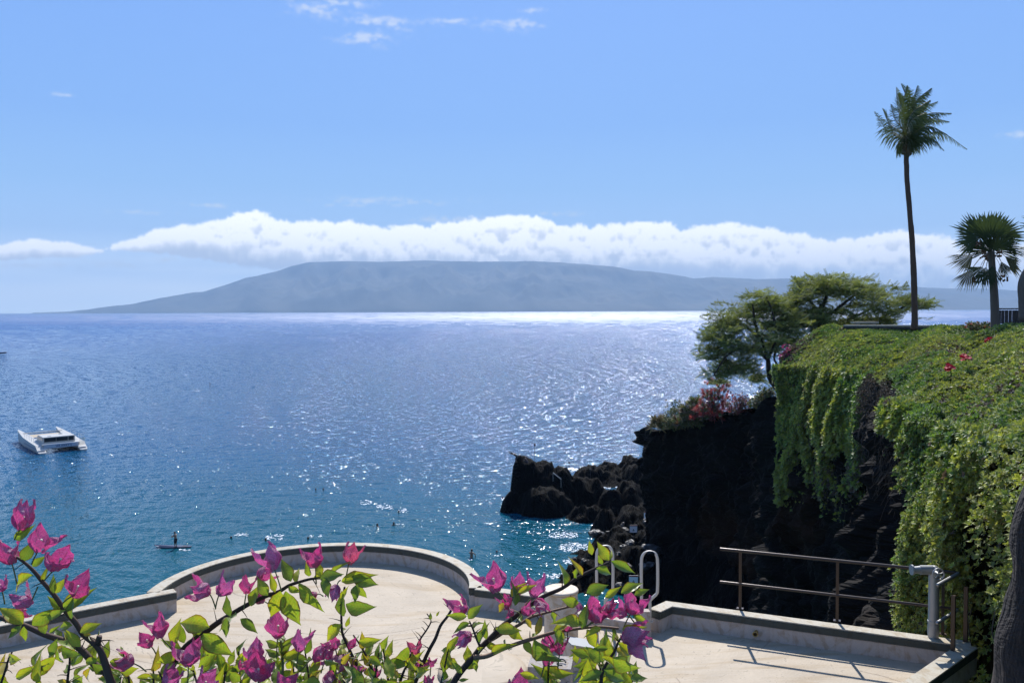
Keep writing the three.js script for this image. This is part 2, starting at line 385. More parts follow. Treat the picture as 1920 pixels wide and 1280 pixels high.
const roofMap = (() => {                                              // trowelled cream roof paint with rusty, streaky water stains
  const n = 1024, d = tileNoise(n, (a, b, c, d, x, y) => {
    const g = tn(a, b, c, d, 2.2, 4), st = 0.5 + 0.95 * tn(a * 0.55, b * 0.55, c * 3.2, d * 3.2, 2.1, 5), s = smooth(0.5, 0.95, st), f = tn(a, b, c, d, 24, 3), l = smooth(0.62, 0.8, 0.5 + tn(a * 0.3, b * 0.3, c * 5, d * 5, 5, 3));
    const k = 0.9 + 0.16 * g + 0.10 * f, sp = f > 0.37 ? 0.72 : 1;
    return [(0.475 - 0.065 * s - 0.02 * l) * k * sp, (0.385 - 0.075 * s - 0.02 * l) * k * sp, (0.272 - 0.08 * s - 0.02 * l) * k * sp].map((v) => Math.pow(clamp(v), 1 / 2.2));
  });
  return texture(d, n, 1 / 6.3, true);
})();
const grime = texture(tileNoise(512, (a, b, c, d) => {                // blotches and long vertical drips
  const drip = smooth(0.50, 0.85, 0.5 + 0.9 * tn(a * 3.4, b * 3.4, c * 0.4, d * 0.4, 2.3, 5)), bl = smooth(0.45, 0.9, 0.5 + 0.9 * tn(a, b, c, d, 3, 5)), f = tn(a, b, c, d, 20, 3);
  const k = 0.97 - 0.03 * drip - 0.08 * bl + 0.06 * f; return [k, k * (1 - 0.04 * bl - 0.02 * drip), k * (1 - 0.10 * bl - 0.04 * drip)];
}), 512, 1 / 1.7, true);
const M = {
  roof: new THREE.MeshStandardMaterial({ map: roofMap, roughness: 0.75, bumpMap: plasterBump, bumpScale: 0.004 }),
  wallWhite: std(0.50, 0.425, 0.365, 0.8, { map: grime, bumpMap: plasterBump, bumpScale: 0.006 }),
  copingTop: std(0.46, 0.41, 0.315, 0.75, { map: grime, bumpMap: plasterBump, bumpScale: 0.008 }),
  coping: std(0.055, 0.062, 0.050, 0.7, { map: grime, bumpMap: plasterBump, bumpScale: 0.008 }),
  whitePaint: std(0.60, 0.54, 0.45, 0.5),
  ventPaint: std(0.62, 0.52, 0.40, 0.65, { map: grime, bumpMap: plasterBump, bumpScale: 0.003 }),
  galv: std(0.34, 0.34, 0.33, 0.45, { metalness: 0.55 }),
  bronze: std(0.055, 0.038, 0.028, 0.32, { metalness: 0.4 }),
  brass: std(0.42, 0.30, 0.10, 0.4, { metalness: 0.8 }),
  black: std(0.02, 0.02, 0.02, 0.5),
  concrete: std(0.36, 0.32, 0.28, 0.85, { map: grime, bumpMap: plasterBump, bumpScale: 0.008 }),
};

// ------------------------------------------------------------------ the roof terrace below the window
const yP = 19.95, yF = 19.58;
function sweep(path, o0, o1, y0, y1, closed = false) {               // a band along a plan path [x, z], between offsets o0 < o1 to its left-hand side (inwards), from y0 up to y1
  const n = path.length, L = [], pos = [], uv = [], idx = [];
  for (let i = 0; i < n; i++) {
    const a = path[Math.max(0, i - 1)], b = path[i], c = path[Math.min(n - 1, i + 1)];
    const d1 = [b[0] - a[0], b[1] - a[1]], d2 = [c[0] - b[0], c[1] - b[1]], l1 = Math.hypot(...d1) || 1, l2 = Math.hypot(...d2) || 1;
    let n1 = [-d1[1] / l1, d1[0] / l1], n2 = [-d2[1] / l2, d2[0] / l2];
    if (i === 0) n1 = n2; if (i === n - 1) n2 = n1;
    const m = [n1[0] + n2[0], n1[1] + n2[1]], k = 2 / (m[0] * m[0] + m[1] * m[1]);
    L.push([b, [m[0] * k, m[1] * k]]);
  }
  const pt = (i, o, y) => [L[i][0][0] + L[i][1][0] * o, y, L[i][0][1] + L[i][1][1] * o];
  let s = 0;
  const quad = (a, b, c, d, u0, u1, v0, v1) => { const k = pos.length / 3; pos.push(...a, ...b, ...c, ...d); uv.push(u0, v0, u1, v0, u1, v1, u0, v1); idx.push(k, k + 1, k + 2, k, k + 2, k + 3); };
  const bev = Math.min(0.012, (y1 - y0) * 0.2);
  for (let i = 0; i < n - 1; i++) {
    const e = s + Math.hypot(path[i + 1][0] - path[i][0], path[i + 1][1] - path[i][1]), j = i + 1;
    quad(pt(i, o0, y0), pt(j, o0, y0), pt(j, o0, y1 - bev), pt(i, o0, y1 - bev), s, e, y0, y1);
    quad(pt(j, o1, y0), pt(i, o1, y0), pt(i, o1, y1 - bev), pt(j, o1, y1 - bev), e, s, y0, y1);
    quad(pt(i, o0 + bev, y1), pt(j, o0 + bev, y1), pt(j, o1 - bev, y1), pt(i, o1 - bev, y1), s, e, 0, o1 - o0);
    quad(pt(i, o0, y1 - bev), pt(j, o0, y1 - bev), pt(j, o0 + bev, y1), pt(i, o0 + bev, y1), s, e, 0, bev);
    quad(pt(j, o1, y1 - bev), pt(i, o1, y1 - bev), pt(i, o1 - bev, y1), pt(j, o1 - bev, y1), e, s, 0, bev);
    quad(pt(i, o1, y0), pt(j, o1, y0), pt(j, o0, y0), pt(i, o0, y0), s, e, 0, o1 - o0);
    s = e;
  }
  quad(pt(0, o1, y0), pt(0, o0, y0), pt(0, o0, y1 - bev), pt(0, o1, y1 - bev), 0, o1 - o0, y0, y1);
  quad(pt(n - 1, o0, y0), pt(n - 1, o1, y0), pt(n - 1, o1, y1 - bev), pt(n - 1, o0, y1 - bev), 0, o1 - o0, y0, y1);
  return geo(pos, uv, idx);
}
const flat = (g) => { const k = g.toNonIndexed(); k.computeVertexNormals(); return k; };
const terrace = thing('roof_terrace', 'cream roof terrace with a round bay and low white parapets above the sea', 'terrace');
const CX = -3.6, CZ = -15.45, CR = 3.03;
{
  // plan, outer edge: left parapet, round bay, right parapet, ladder gap, corner, right parapet, side
  const arc = [];
  for (let i = 0; i <= 48; i++) { const a = lerp(Math.PI * 0.975, Math.PI * 2.005, i / 48); arc.push([CX + Math.cos(a) * CR, CZ + Math.sin(a) * CR]); }
  const A = [[-14.4, -9.35], [-6.22, -15.42]], B = [[-0.62, -15.52], [1.02, -14.90]], Cc = [[2.30, -14.28], [2.66, -14.66], [6.95, -12.80]], D = [[6.95, -12.80], [3.4, -9.6]];
  const shape = new THREE.Shape();
  const outline = [...A, ...arc, ...B, ...Cc, [3.4, -9.6], [3.4, -7], [-14.4, -7]];
  outline.forEach(([x, z], i) => (i ? shape.lineTo(x, -z) : shape.moveTo(x, -z)));
  const slab = new THREE.ExtrudeGeometry(shape, { depth: 0.5, bevelEnabled: false, curveSegments: 4 }).rotateX(-Math.PI / 2).translate(0, yF - 0.5, 0);
  mesh('floor', slab, M.roof, terrace);
  // walls of the building below
  const wall = new THREE.ExtrudeGeometry(shape, { depth: 12, bevelEnabled: false }).rotateX(-Math.PI / 2).translate(0, yF - 12.5, 0).scale(1, 1, 1);
  const wg = wall; wg.translate(0, -0.004, 0);
  mesh('wall', wg, M.wallWhite, terrace);
  const par = (path, o0, o1, w) => {
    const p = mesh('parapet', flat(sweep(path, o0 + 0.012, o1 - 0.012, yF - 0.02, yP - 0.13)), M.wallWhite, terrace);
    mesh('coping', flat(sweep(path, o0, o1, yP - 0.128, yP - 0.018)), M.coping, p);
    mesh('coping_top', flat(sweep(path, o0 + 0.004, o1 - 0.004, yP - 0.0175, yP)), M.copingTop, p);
    return p;
  };
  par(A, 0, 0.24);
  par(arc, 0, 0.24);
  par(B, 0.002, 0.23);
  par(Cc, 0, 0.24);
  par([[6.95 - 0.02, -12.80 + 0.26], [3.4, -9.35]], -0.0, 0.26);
  // sill of the ladder gap and the pier beside it
  mesh('sill', flat(sweep([[1.03, -14.88], [2.27, -14.30]], 0.01, 0.22, yF - 0.02, yF + 0.16)), M.wallWhite, terrace);
  mesh('pier', new THREE.CylinderGeometry(0.10, 0.13, 0.44, 4, 1).rotateY(0.75).translate(2.20, yF + 0.21, -14.02), M.wallWhite, terrace);
  // rounded fillet where the round bay's floor meets the wall
  // brass drain spout in the right parapet
  const q = on(1408, 1190, yF + 0.12);
  const sp = merged([new THREE.CylinderGeometry(0.035, 0.035, 0.16, 14, 1, true).rotateX(Math.PI / 2), new THREE.TorusGeometry(0.038, 0.008, 6, 16).translate(0, 0, 0.08)]);
  mesh('drain_spout', sp.rotateY(-0.42).translate(3.98, yF + 0.13, -13.80), M.brass, terrace);
}
// hairline cracks and joints in the roof coating
{
  const r = rng(8), l = [], crack = (x, z, a, n) => { const pos = [], idx = []; for (let i = 0; i <= n; i++) { const w = 0.002 + 0.0025 * r(), nx = -Math.sin(a), nz = Math.cos(a); pos.push(x + nx * w, yF + 0.004, z + nz * w, x - nx * w, yF + 0.004, z - nz * w); a += (r() - 0.5) * 0.5; x += Math.cos(a) * 0.12; z += Math.sin(a) * 0.12; if (i) idx.push(i * 2 - 2, i * 2 - 1, i * 2, i * 2 - 1, i * 2 + 1, i * 2); } l.push(geo(pos, null, idx)); };
  for (const [x, z, a, n] of [[-5.6, -16.6, 0.9, 16], [-3.2, -17.4, 1.3, 14], [-1.6, -14.4, 2.6, 18], [-6.6, -13.6, 0.3, 22], [-3.4, -13.6, 0.1, 20], [5.2, -12.6, 0.4, 9], [2.4, -12.4, 1.2, 8]]) crack(x, z, a, n);
  mesh('crack', merged(l), std(0.26, 0.20, 0.15, 0.9, { side: THREE.DoubleSide }), terrace, 'stuff');
}
// bent ladder handrails
{
  const hoop = (u0, u1, vTop, d, foot, label, far) => {
    const t = thing('ladder_handrail', label, 'handrail', null, 0, null);
    const a = at(u0, 1100, d), b = at(u1, 1100, d), top = at((u0 + u1) / 2, vTop, d).y, r = a.distanceTo(b) / 2, c = a.clone().add(b).multiplyScalar(0.5), pts = [];
    const dir = b.clone().sub(a).setY(0).normalize();
    pts.push(V(a.x, foot, a.z), V(a.x, lerp(foot, top - r * 1.25, 0.5), a.z), V(a.x, top - r * 1.25, a.z));
    for (let i = 1; i < 8; i++) { const g = Math.PI - i / 8 * Math.PI; pts.push(V(c.x + dir.x * Math.cos(g) * r, top - r * 1.25 + Math.sin(g) * r * 1.25, c.z + dir.z * Math.cos(g) * r)); }
    const y2 = at(u1, 1112, d).y, e = at(u1 - 14, 1128, d);
    pts.push(V(b.x, top - r * 1.25, b.z), V(b.x, y2 + 0.05, b.z), V(b.x - dir.x * 0.008, y2, b.z), V(e.x, e.y + 0.02, e.z), V(e.x, e.y - 0.04, e.z), V(e.x, yP - 0.18, e.z));
    mesh('tube', limb(pts, [0.026], 10, 0, 5), M.whitePaint, t);
    for (const p of [pts[0], pts[pts.length - 1]]) mesh('foot_plate', new THREE.CylinderGeometry(0.045, 0.05, 0.02, 14).translate(p.x, p.y + 0.01, p.z), M.whitePaint, t);
  };
  hoop(1203, 1233, 1032, 14.15, yF, 'white bent tube handrail by the parapet corner, right one of the pair');
  hoop(1119, 1149, 1022, 14.5, yF + 0.16, 'white bent tube handrail behind the long branch tip, left one of the pair');
}
// round vent, blocks and box on the roof
{
  const p = at(1052, 1103, 13.75), h = p.y - yF, t = thing('roof_vent', 'white cylindrical vent with a flat cap standing on the roof by the parapet', 'vent', V(p.x, yF, p.z));
  mesh('barrel', new THREE.CylinderGeometry(0.27, 0.28, h - 0.05, 40).translate(0, (h - 0.05) / 2, 0), M.ventPaint, t);
  mesh('cap', new THREE.LatheGeometry([[0, h], [0.26, h], [0.278, h - 0.008], [0.285, h - 0.02], [0.285, h - 0.05], [0, h - 0.05]].reverse().map(([x, y]) => new THREE.Vector2(x, y)), 40), M.ventPaint, t);
  const b = on(1032, 1275, yF), bt = thing('concrete_block', 'rough concrete plinth with a dark iron loop on the roof below the vent', 'plinth', V(b.x, yF, b.z + 0.15), -0.15);
  mesh('block', new THREE.BoxGeometry(0.62, 0.34, 0.45, 3, 3, 3).translate(0, 0.17, 0), M.concrete, bt);
  mesh('loop', new THREE.TorusGeometry(0.06, 0.012, 8, 20, Math.PI * 1.6).rotateX(-1.2).translate(0.16, 0.365, 0.06), M.black, bt);
  const c = on(1086, 1246, yF), ct = thing('roof_box', 'pale slant-topped metal box on the roof beside the concrete plinth', 'box', V(c.x, yF, c.z), 0.35);
  const s = new THREE.Shape([new THREE.Vector2(-0.2, 0), new THREE.Vector2(0.2, 0), new THREE.Vector2(0.2, 0.26), new THREE.Vector2(-0.2, 0.38)]);
  mesh('case', new THREE.ExtrudeGeometry(s, { depth: 0.36, bevelEnabled: true, bevelSize: 0.006, bevelThickness: 0.006, bevelSegments: 1 }).translate(0, 0, -0.18), M.ventPaint, ct);
  mesh('lid', box(0.45, 0.02, 0.42).rotateZ(-0.29).translate(0, 0.345, 0), M.galv, ct);
  const d = on(905, 1262, yF), dt = thing('roof_curb', 'low round cream curb on the roof left of the concrete plinth', 'curb', V(d.x, yF, d.z));
  mesh('ring', new THREE.LatheGeometry([[0, 0.10], [0.60, 0.10], [0.65, 0.085], [0.67, 0.05], [0.67, 0]].reverse().map(([x, y]) => new THREE.Vector2(x, y)), 48), M.roof, dt);
}
// railing over the right parapet
{
  const t = thing('railing', 'brown two-rail pipe railing on the right parapet of the roof terrace', 'railing'), y1 = yP + 0.985, y2 = yP + 0.42;
  const line = (u) => { const k = on(u, lerp(1141, 1186, (u - 1388) / (1745 - 1388)), yP); return [k.x, k.z]; };
  const p0 = line(1350), p1 = line(1745), dx = (p1[0] - p0[0]) / Math.hypot(p1[0] - p0[0], p1[1] - p0[1]), dz = (p1[1] - p0[1]) / Math.hypot(p1[0] - p0[0], p1[1] - p0[1]);
  const Lr = (s, y) => V(p0[0] + dx * s, y, p0[1] + dz * s), full = 3.62;
  const end = Lr(full, y1), sd = V(-0.735, 0, 0.678);
  mesh('top_rail', limb([Lr(0, y1), Lr(full * 0.5, y1), Lr(full - 0.1, y1), Lr(full - 0.02, y1 - 0.002), end.clone().addScaledVector(sd, 0.03)], [0.027], 10, 0, 4), M.bronze, t);
  mesh('top_rail', limb([end.clone().addScaledVector(sd, 0.032), end.clone().addScaledVector(sd, 0.3), end.clone().addScaledVector(sd, 0.84)], [0.028], 12, 0, 4), M.galv, t);
  const e2 = Lr(full, y2);
  mesh('mid_rail', limb([Lr(0, y2), Lr(full, y2)], [0.024], 10, 0, 4), M.bronze, t);
  mesh('mid_rail', limb([e2.clone().addScaledVector(sd, 0.05), e2.clone().addScaledVector(sd, 0.84)], [0.026], 10, 0, 4), M.galv, t);
  for (const u of [1388, 1570, 1768]) {
    const q = line(u);
    mesh('post', box(0.045, y1 - yP - 0.02, 0.02, 0, (y1 - yP - 0.02) / 2, 0).rotateY(-0.42).translate(q[0], yP, q[1]), M.bronze, t);
    mesh('base_plate', box(0.11, 0.012, 0.09).rotateY(-0.42).translate(q[0], yP + 0.006, q[1]), M.bronze, t);
  }
  for (const [k, yt] of [[0.16, -0.14], [0.66, -0.16]]) {
    const q = Lr(full + 0.03, 0).addScaledVector(sd, k);
    mesh('post', box(0.055, y1 + yt - (yP - 0.9), 0.055, 0, (y1 + yt - (yP - 0.9)) / 2, 0).rotateY(-0.75).translate(q.x + 0.09, yP - 0.9, q.z + 0.09), M.bronze, t);
  }
}
// fire standpipe with its valve at the end of the right parapet
{
  const b = at(1750, 1240, 12.95), t = thing('standpipe', 'grey standpipe with a hand wheel valve at the right end of the parapet', 'standpipe', V(b.x, yF, b.z)), H1 = 1.40;
  mesh('base_sleeve', new THREE.LatheGeometry([[0.17, 0], [0.13, 0.03], [0.112, 0.1], [0.105, 0.36], [0.085, 0.37]].map(([x, y]) => new THREE.Vector2(x, y)), 24), M.wallWhite, t);
  mesh('pipe', new THREE.CylinderGeometry(0.078, 0.078, H1 - 0.36, 24).translate(0, 0.36 + (H1 - 0.36) / 2, 0), M.galv, t);
  mesh('collar', merged([new THREE.CylinderGeometry(0.088, 0.088, 0.03, 24).translate(0, 0.62, 0), new THREE.CylinderGeometry(0.084, 0.084, 0.16, 24).translate(0, 0.50, 0)]), M.galv, t);
  mesh('elbow', merged([new THREE.SphereGeometry(0.088, 20, 14).translate(0, H1, 0), new THREE.CylinderGeometry(0.07, 0.07, 0.2, 20).rotateZ(Math.PI / 2).translate(-0.12, H1 + 0.02, 0)]), M.galv, t);
  const out = merged([new THREE.CylinderGeometry(0.05, 0.062, 0.14, 18).rotateZ(Math.PI / 2).translate(-0.27, H1 + 0.02, 0), new THREE.CylinderGeometry(0.08, 0.08, 0.025, 18).rotateZ(Math.PI / 2).translate(-0.34, H1 + 0.02, 0)]);
  mesh('hose_outlet', out, M.galv, t);
  const w = mesh('valve_bonnet', new THREE.CylinderGeometry(0.026, 0.034, 0.12, 14).rotateX(Math.PI / 2).translate(-0.03, H1 + 0.01, 0.12), M.galv, t);
  const spokes = [new THREE.TorusGeometry(0.085, 0.012, 8, 28)];
  for (let i = 0; i < 5; i++) spokes.push(new THREE.CylinderGeometry(0.008, 0.008, 0.08, 6).translate(0, 0.042, 0).rotateZ(i / 5 * Math.PI * 2));
  spokes.push(new THREE.CylinderGeometry(0.022, 0.022, 0.02, 12).rotateX(Math.PI / 2));
  mesh('hand_wheel', merged(spokes).translate(-0.03, H1 + 0.01, 0.19), M.galv, t);
}

// ------------------------------------------------------------------ the lava headland: wall of rock, its grassy top, shore and outcrop
const rockBump = texture(tileNoise(512, (a, b, c, d) => clamp(0.55 * (1 - 2 * Math.abs(tn(a, b, c, d, 3, 4))) + 0.3 + 0.5 * tn(a, b, c, d, 11, 4))), 512, 1 / 5);
M.rock = new THREE.MeshPhysicalMaterial({ color: C(1, 1, 1), vertexColors: true, roughness: 0.9, specularIntensity: 0.25, bumpMap: rockBump, bumpScale: 0.25, side: THREE.DoubleSide });
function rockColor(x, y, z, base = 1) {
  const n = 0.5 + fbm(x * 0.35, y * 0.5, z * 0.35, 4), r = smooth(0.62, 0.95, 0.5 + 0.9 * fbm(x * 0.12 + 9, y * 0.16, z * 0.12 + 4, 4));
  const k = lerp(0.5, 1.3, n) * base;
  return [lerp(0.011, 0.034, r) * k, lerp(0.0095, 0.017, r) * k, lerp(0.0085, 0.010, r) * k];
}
// rim of the high plateau (u, v, depth) from its far corner to the near right, and the skyline behind it
const RIM = [[1456, 700, 52], [1500, 688, 50], [1545, 690, 47.5], [1600, 698, 42.5], [1650, 712, 37], [1695, 735, 30.5], [1735, 765, 25], [1790, 795, 20.5], [1860, 825, 16.5], [1960, 860, 12.5], [2150, 920, 9]];
const SKYL = [[1488, 652, 57], [1540, 634, 55], [1585, 622, 52], [1650, 618, 50], [1700, 617, 48.5], [1745, 617, 47], [1790, 617, 45], [1830, 618, 43], [1880, 620, 40], [1990, 626, 35], [2300, 640, 26]];
const rimC = new THREE.CatmullRomCurve3(RIM.map((p) => at(...p)), false, 'centripetal'), skyC = new THREE.CatmullRomCurve3(SKYL.map((p) => at(...p)), false, 'centripetal');
const rimT = (s) => rimC.getPoint(clamp(s)), skyT = (s) => skyC.getPoint(clamp(s));
function outward(s) { const t = rimC.getTangent(clamp(s)); return V(t.z, 0, -t.x).normalize().multiplyScalar(-1); }   // towards the sea
{
  const o = outward(0.5); if (o.x > 0) throw new Error('outward');
}
// the slope on top: s along, t from the rim (0) to the skyline (1) and on over the back (to 1.6)
function topPoint(s, t) {
  const a = rimT(s), b = skyT(s), p = a.clone().lerp(b, t);
  if (t > 1) p.y = b.y - (t - 1) * 0.4;
  const hump = Math.sin(clamp(t) * Math.PI) * (0.35 + 0.5 * N3(s * 7, 4, 2));
  p.y += hump + (t < 1 ? 0.5 : 0.15) * fbm(p.x * 0.35, 5, p.z * 0.35, 3);
  return p;
}
{
  // top sheet
  const NS = 90, NT = 34, pos = [], idx = [], uv = [], col = [];
  for (let i = 0; i <= NS; i++) for (let j = 0; j <= NT; j++) {
    const t = j / NT * 1.8, p = topPoint(i / NS, t);
    p.y -= 0.12;
    pos.push(p.x, p.y, p.z); uv.push(p.x, p.z);
    const n = 0.5 + fbm(p.x * 0.3, 1, p.z * 0.3, 3); col.push(lerp(0.020, 0.045, n), lerp(0.026, 0.050, n), lerp(0.010, 0.014, n));
  }
  for (let i = 0; i < NS; i++) for (let j = 0; j < NT; j++) { const a = i * (NT + 1) + j, b = a + NT + 1; idx.push(a, a + 1, b, b, a + 1, b + 1); }
  const g = geo(pos, uv, idx, col);
  mesh('ground', g, new THREE.MeshStandardMaterial({ color: C(1, 1, 1), vertexColors: true, roughness: 0.95, side: THREE.DoubleSide }), null, 'structure');
}
// the wall of rock under the plateau and on along the lower point
const POINT = [[1199, 806, 84], [1210, 800, 83], [1245, 803, 81], [1300, 792, 78], [1345, 778, 75], [1400, 768, 71], [1440, 758, 66], [1458, 770, 60]];
const wallTop = [...POINT.map((p) => at(...p))];
for (let i = 0; i <= 40; i++) { const s = i / 40, p = rimT(s).addScaledVector(outward(s), -0.9 - 0.4 * N3(s * 9, 1, 1)); p.y -= 0.7; wallTop.push(p); }
const wallC = new THREE.CatmullRomCurve3(wallTop, false, 'centripetal');
{
  const NS = 420, NT = 90, pos = [], idx = [], uv = [], col = [];
  const top = wallC.getSpacedPoints(NS);
  for (let i = 0; i <= NS; i++) {
    const p = top[i], a = top[Math.max(0, i - 3)], b = top[Math.min(NS, i + 3)], o = V(-(b.z - a.z), 0, b.x - a.x).normalize().multiplyScalar(-1);
    if (i < 12) o.lerp(V(-1, 0, 0.2), 1 - i / 12).normalize();
    // a cove of shadow between the two curtains of leaves, a buttress of brown rock right of it
    for (let j = 0; j <= NT; j++) {
      const t = j / NT, y = lerp(p.y, -1, t), q = p.clone(); q.y = y;
      const cove = 2.2 * smooth(-33, -29, q.z) * (1 - smooth(-26, -21, q.z)) * smooth(0.1, 0.35, t);
      const butt = 1.8 * Math.exp(-Math.pow((q.z + 24) / 3.4, 2)) * smooth(0.25, 0.6, t);
      const talus = t > 0.75 ? (t - 0.75) * 7 : 0;
      const rg = ridged(q.x * 0.16, q.y * 0.09, q.z * 0.16, 5) - 0.5, col2 = N3(q.x * 0.9, q.y * 0.12, q.z * 0.9), fine = ridged(q.x * 0.8, q.y * 0.8, q.z * 0.8, 3) - 0.5;
      q.addScaledVector(o, (j === 0 ? 0 : 1) * (rg * 2.1 + col2 * 0.5 + fine * 0.95 + 0.35 * N3(q.x * 2.6, q.y * 2.6, q.z * 2.6) - cove + butt + talus - 0.5 * Math.sin(t * Math.PI)));
      if (j === 0) q.y += 0.5 * (ridged(q.x * 0.5, 3, q.z * 0.5, 3) - 0.5);
      pos.push(q.x, q.y, q.z); uv.push((q.x - q.z) * 0.7, q.y);
      const b2 = 1 + 2.6 * Math.exp(-Math.pow((q.z + 24) / 4.2, 2)) * smooth(0.2, 0.4, t), c = rockColor(q.x, q.y, q.z, b2);
      col.push(c[0] * (b2 > 1.4 ? 1.15 : 1), c[1], c[2] * (b2 > 1.4 ? 0.85 : 1));
    }
  }
  for (let i = 0; i < NS; i++) for (let j = 0; j < NT; j++) { const a = i * (NT + 1) + j, b = a + NT + 1; idx.push(a, a + 1, b, b, a + 1, b + 1); }
  tag(mesh('cliff', geo(pos, uv, idx, col), M.rock, null, 'structure'), 'dark lava rock cliff at the right above the sea');
  // its back and the ground of the lower point
  const pos2 = [], idx2 = [], uv2 = [], col2 = [], NP = 60, NQ = 14;
  for (let i = 0; i <= NP; i++) {
    const p = wallC.getPoint(i / NP * (POINT.length - 1 + 3) / (wallTop.length - 1));
    for (let j = 0; j <= NQ; j++) {
      const t = j / NQ, x = p.x + t * 26 * (0.25 + 0.75 * i / NP), z = p.z - t * (13 - 7 * i / NP);
      const y = p.y - 0.1 + Math.sin(t * Math.PI) * 0.4 - smooth(0.55, 1, t) * 14 + 0.35 * fbm(x * 0.4, 2, z * 0.4, 3);
      pos2.push(x, y, z); uv2.push(x, z);
      const c = rockColor(x, y, z, 1.2), gr = smooth(0.35, 0.6, 0.5 + fbm(x * 0.5, 7, z * 0.5, 3));
      col2.push(lerp(c[0], 0.06, gr), lerp(c[1], 0.055, gr), lerp(c[2], 0.022, gr));
    }
  }
  for (let i = 0; i < NP; i++) for (let j = 0; j < NQ; j++) { const a = i * (NQ + 1) + j, b = a + NQ + 1; idx2.push(a, a + 1, b, b, a + 1, b + 1); }
  mesh('headland', geo(pos2, uv2, idx2, col2), M.rock, null, 'structure');
}
// shore and outcrop as one height field
let rockShore;
const shoreMounds = [                                                 // [x, z, half width, half depth, height, steepness] from pixels at sea level
  ...[[986, 952, 20, 0.6, 6.3, 6], [1015, 950, 26, 0.7, 6.0, 4], [1050, 950, 26, 0.7, 5.0, 3], [1088, 950, 26, 0.7, 4.2, 2.6], [1020, 962, 40, 0.6, 3.6, 2.5], [958, 960, 17, 0.4, 3.0, 2.2], [1120, 950, 24, 0.7, 3.6, 2], [1150, 965, 26, 0.6, 3.3, 2], [1185, 960, 28, 0.8, 4.4, 2], [1190, 930, 20, 0.9, 4.6, 2.2], [1100, 975, 26, 0.5, 2.2, 1.6], [1140, 1000, 26, 0.6, 3.0, 1.5], [1190, 1010, 36, 0.8, 3.6, 1.6], [1165, 1050, 42, 0.8, 3.2, 1.4], [1120, 1062, 32, 0.5, 2.2, 1.3], [1100, 1100, 40, 0.6, 2.4, 1.3], [1200, 1100, 60, 0.8, 3.6, 1.4], [1250, 1000, 50, 1, 4, 1.5], [1290, 1050, 70, 1, 4.2, 1.5], [1330, 1110, 80, 1, 4.2, 1.5], [1260, 1120, 60, 0.8, 3.4, 1.5], [1420, 1150, 90, 1, 4.5, 1.5], [1230, 1060, 40, 0.9, 3.6, 1.5], [1075, 1090, 22, 0.4, 1.2, 1.2], [1050, 1092, 12, 0.3, 0.6, 1], [1082, 1039, 15, 0.3, 0.7, 1.2],
    [1110, 905, 30, 1.1, 2.4, 1.4], [1150, 902, 30, 1.2, 2.6, 1.4], [1190, 900, 24, 1.2, 3.4, 1.8], [1145, 897, 40, 1.0, 1.6, 1.3]].map(([u, v, w, k, h, s]) => { const p = on(u, v, 0), d = -p.z; return [p.x, p.z - w / F * d * k * 0.9, w / F * d, w / F * d * k * 1.9, h, s]; }),
];
function shoreHeight(x, z) {
  let h = -1.2;
  for (const [cx, cz, rx, rz, hh, st] of shoreMounds) {
    const dx = (x - cx) / (rx * 1.5), dz = (z - cz) / (rz * 1.5), d = Math.sqrt(dx * dx + dz * dz) + 0.16 * fbm(x * 0.6, 1, z * 0.6, 3);
    const v = hh * (1 - Math.pow(Math.max(d, 0.001), st)) ;
    if (d < 1.6 && v > h) h = v;
  }
  const cut = ridged(x * 0.33, 4, z * 0.33, 4) - 0.5, b = ridged(x * 1.1, 2, z * 1.1, 3) - 0.5;
  return h + (h > -1 ? cut * 1.1 + b * 0.6 + 0.35 * (ridged(x * 2.3, 7, z * 2.3, 2) - 0.5) : 0);
}
{
  const x0 = -3, x1 = 36, z0 = -148, z1 = -48, st = 0.3, nx = Math.round((x1 - x0) / st), nz = Math.round((z1 - z0) / st), pos = [], uv = [], idx = [], col = [];
  for (let i = 0; i <= nx; i++) for (let j = 0; j <= nz; j++) {
    const x = x0 + i * st + 0.1 * N3(i * 0.9, j * 0.9, 3), z = z0 + j * st + 0.1 * N3(i * 0.9, j * 0.9, 9), y = shoreHeight(x, z);
    pos.push(x, y, z); uv.push(x, z + y);
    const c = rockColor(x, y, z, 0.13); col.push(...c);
  }
  for (let i = 0; i < nx; i++) for (let j = 0; j < nz; j++) {
    const a = i * (nz + 1) + j, b = a + nz + 1;
    if (Math.max(pos[a * 3 + 1], pos[b * 3 + 1], pos[a * 3 + 4], pos[b * 3 + 4]) < -0.9) continue;
    idx.push(a, a + 1, b, b, a + 1, b + 1);
  }
  tag(rockShore = mesh('rock_shore', geo(pos, uv, idx, col), M.rock, null, 'structure'), 'black lava outcrop and rocky shore at the foot of the cliff');
}

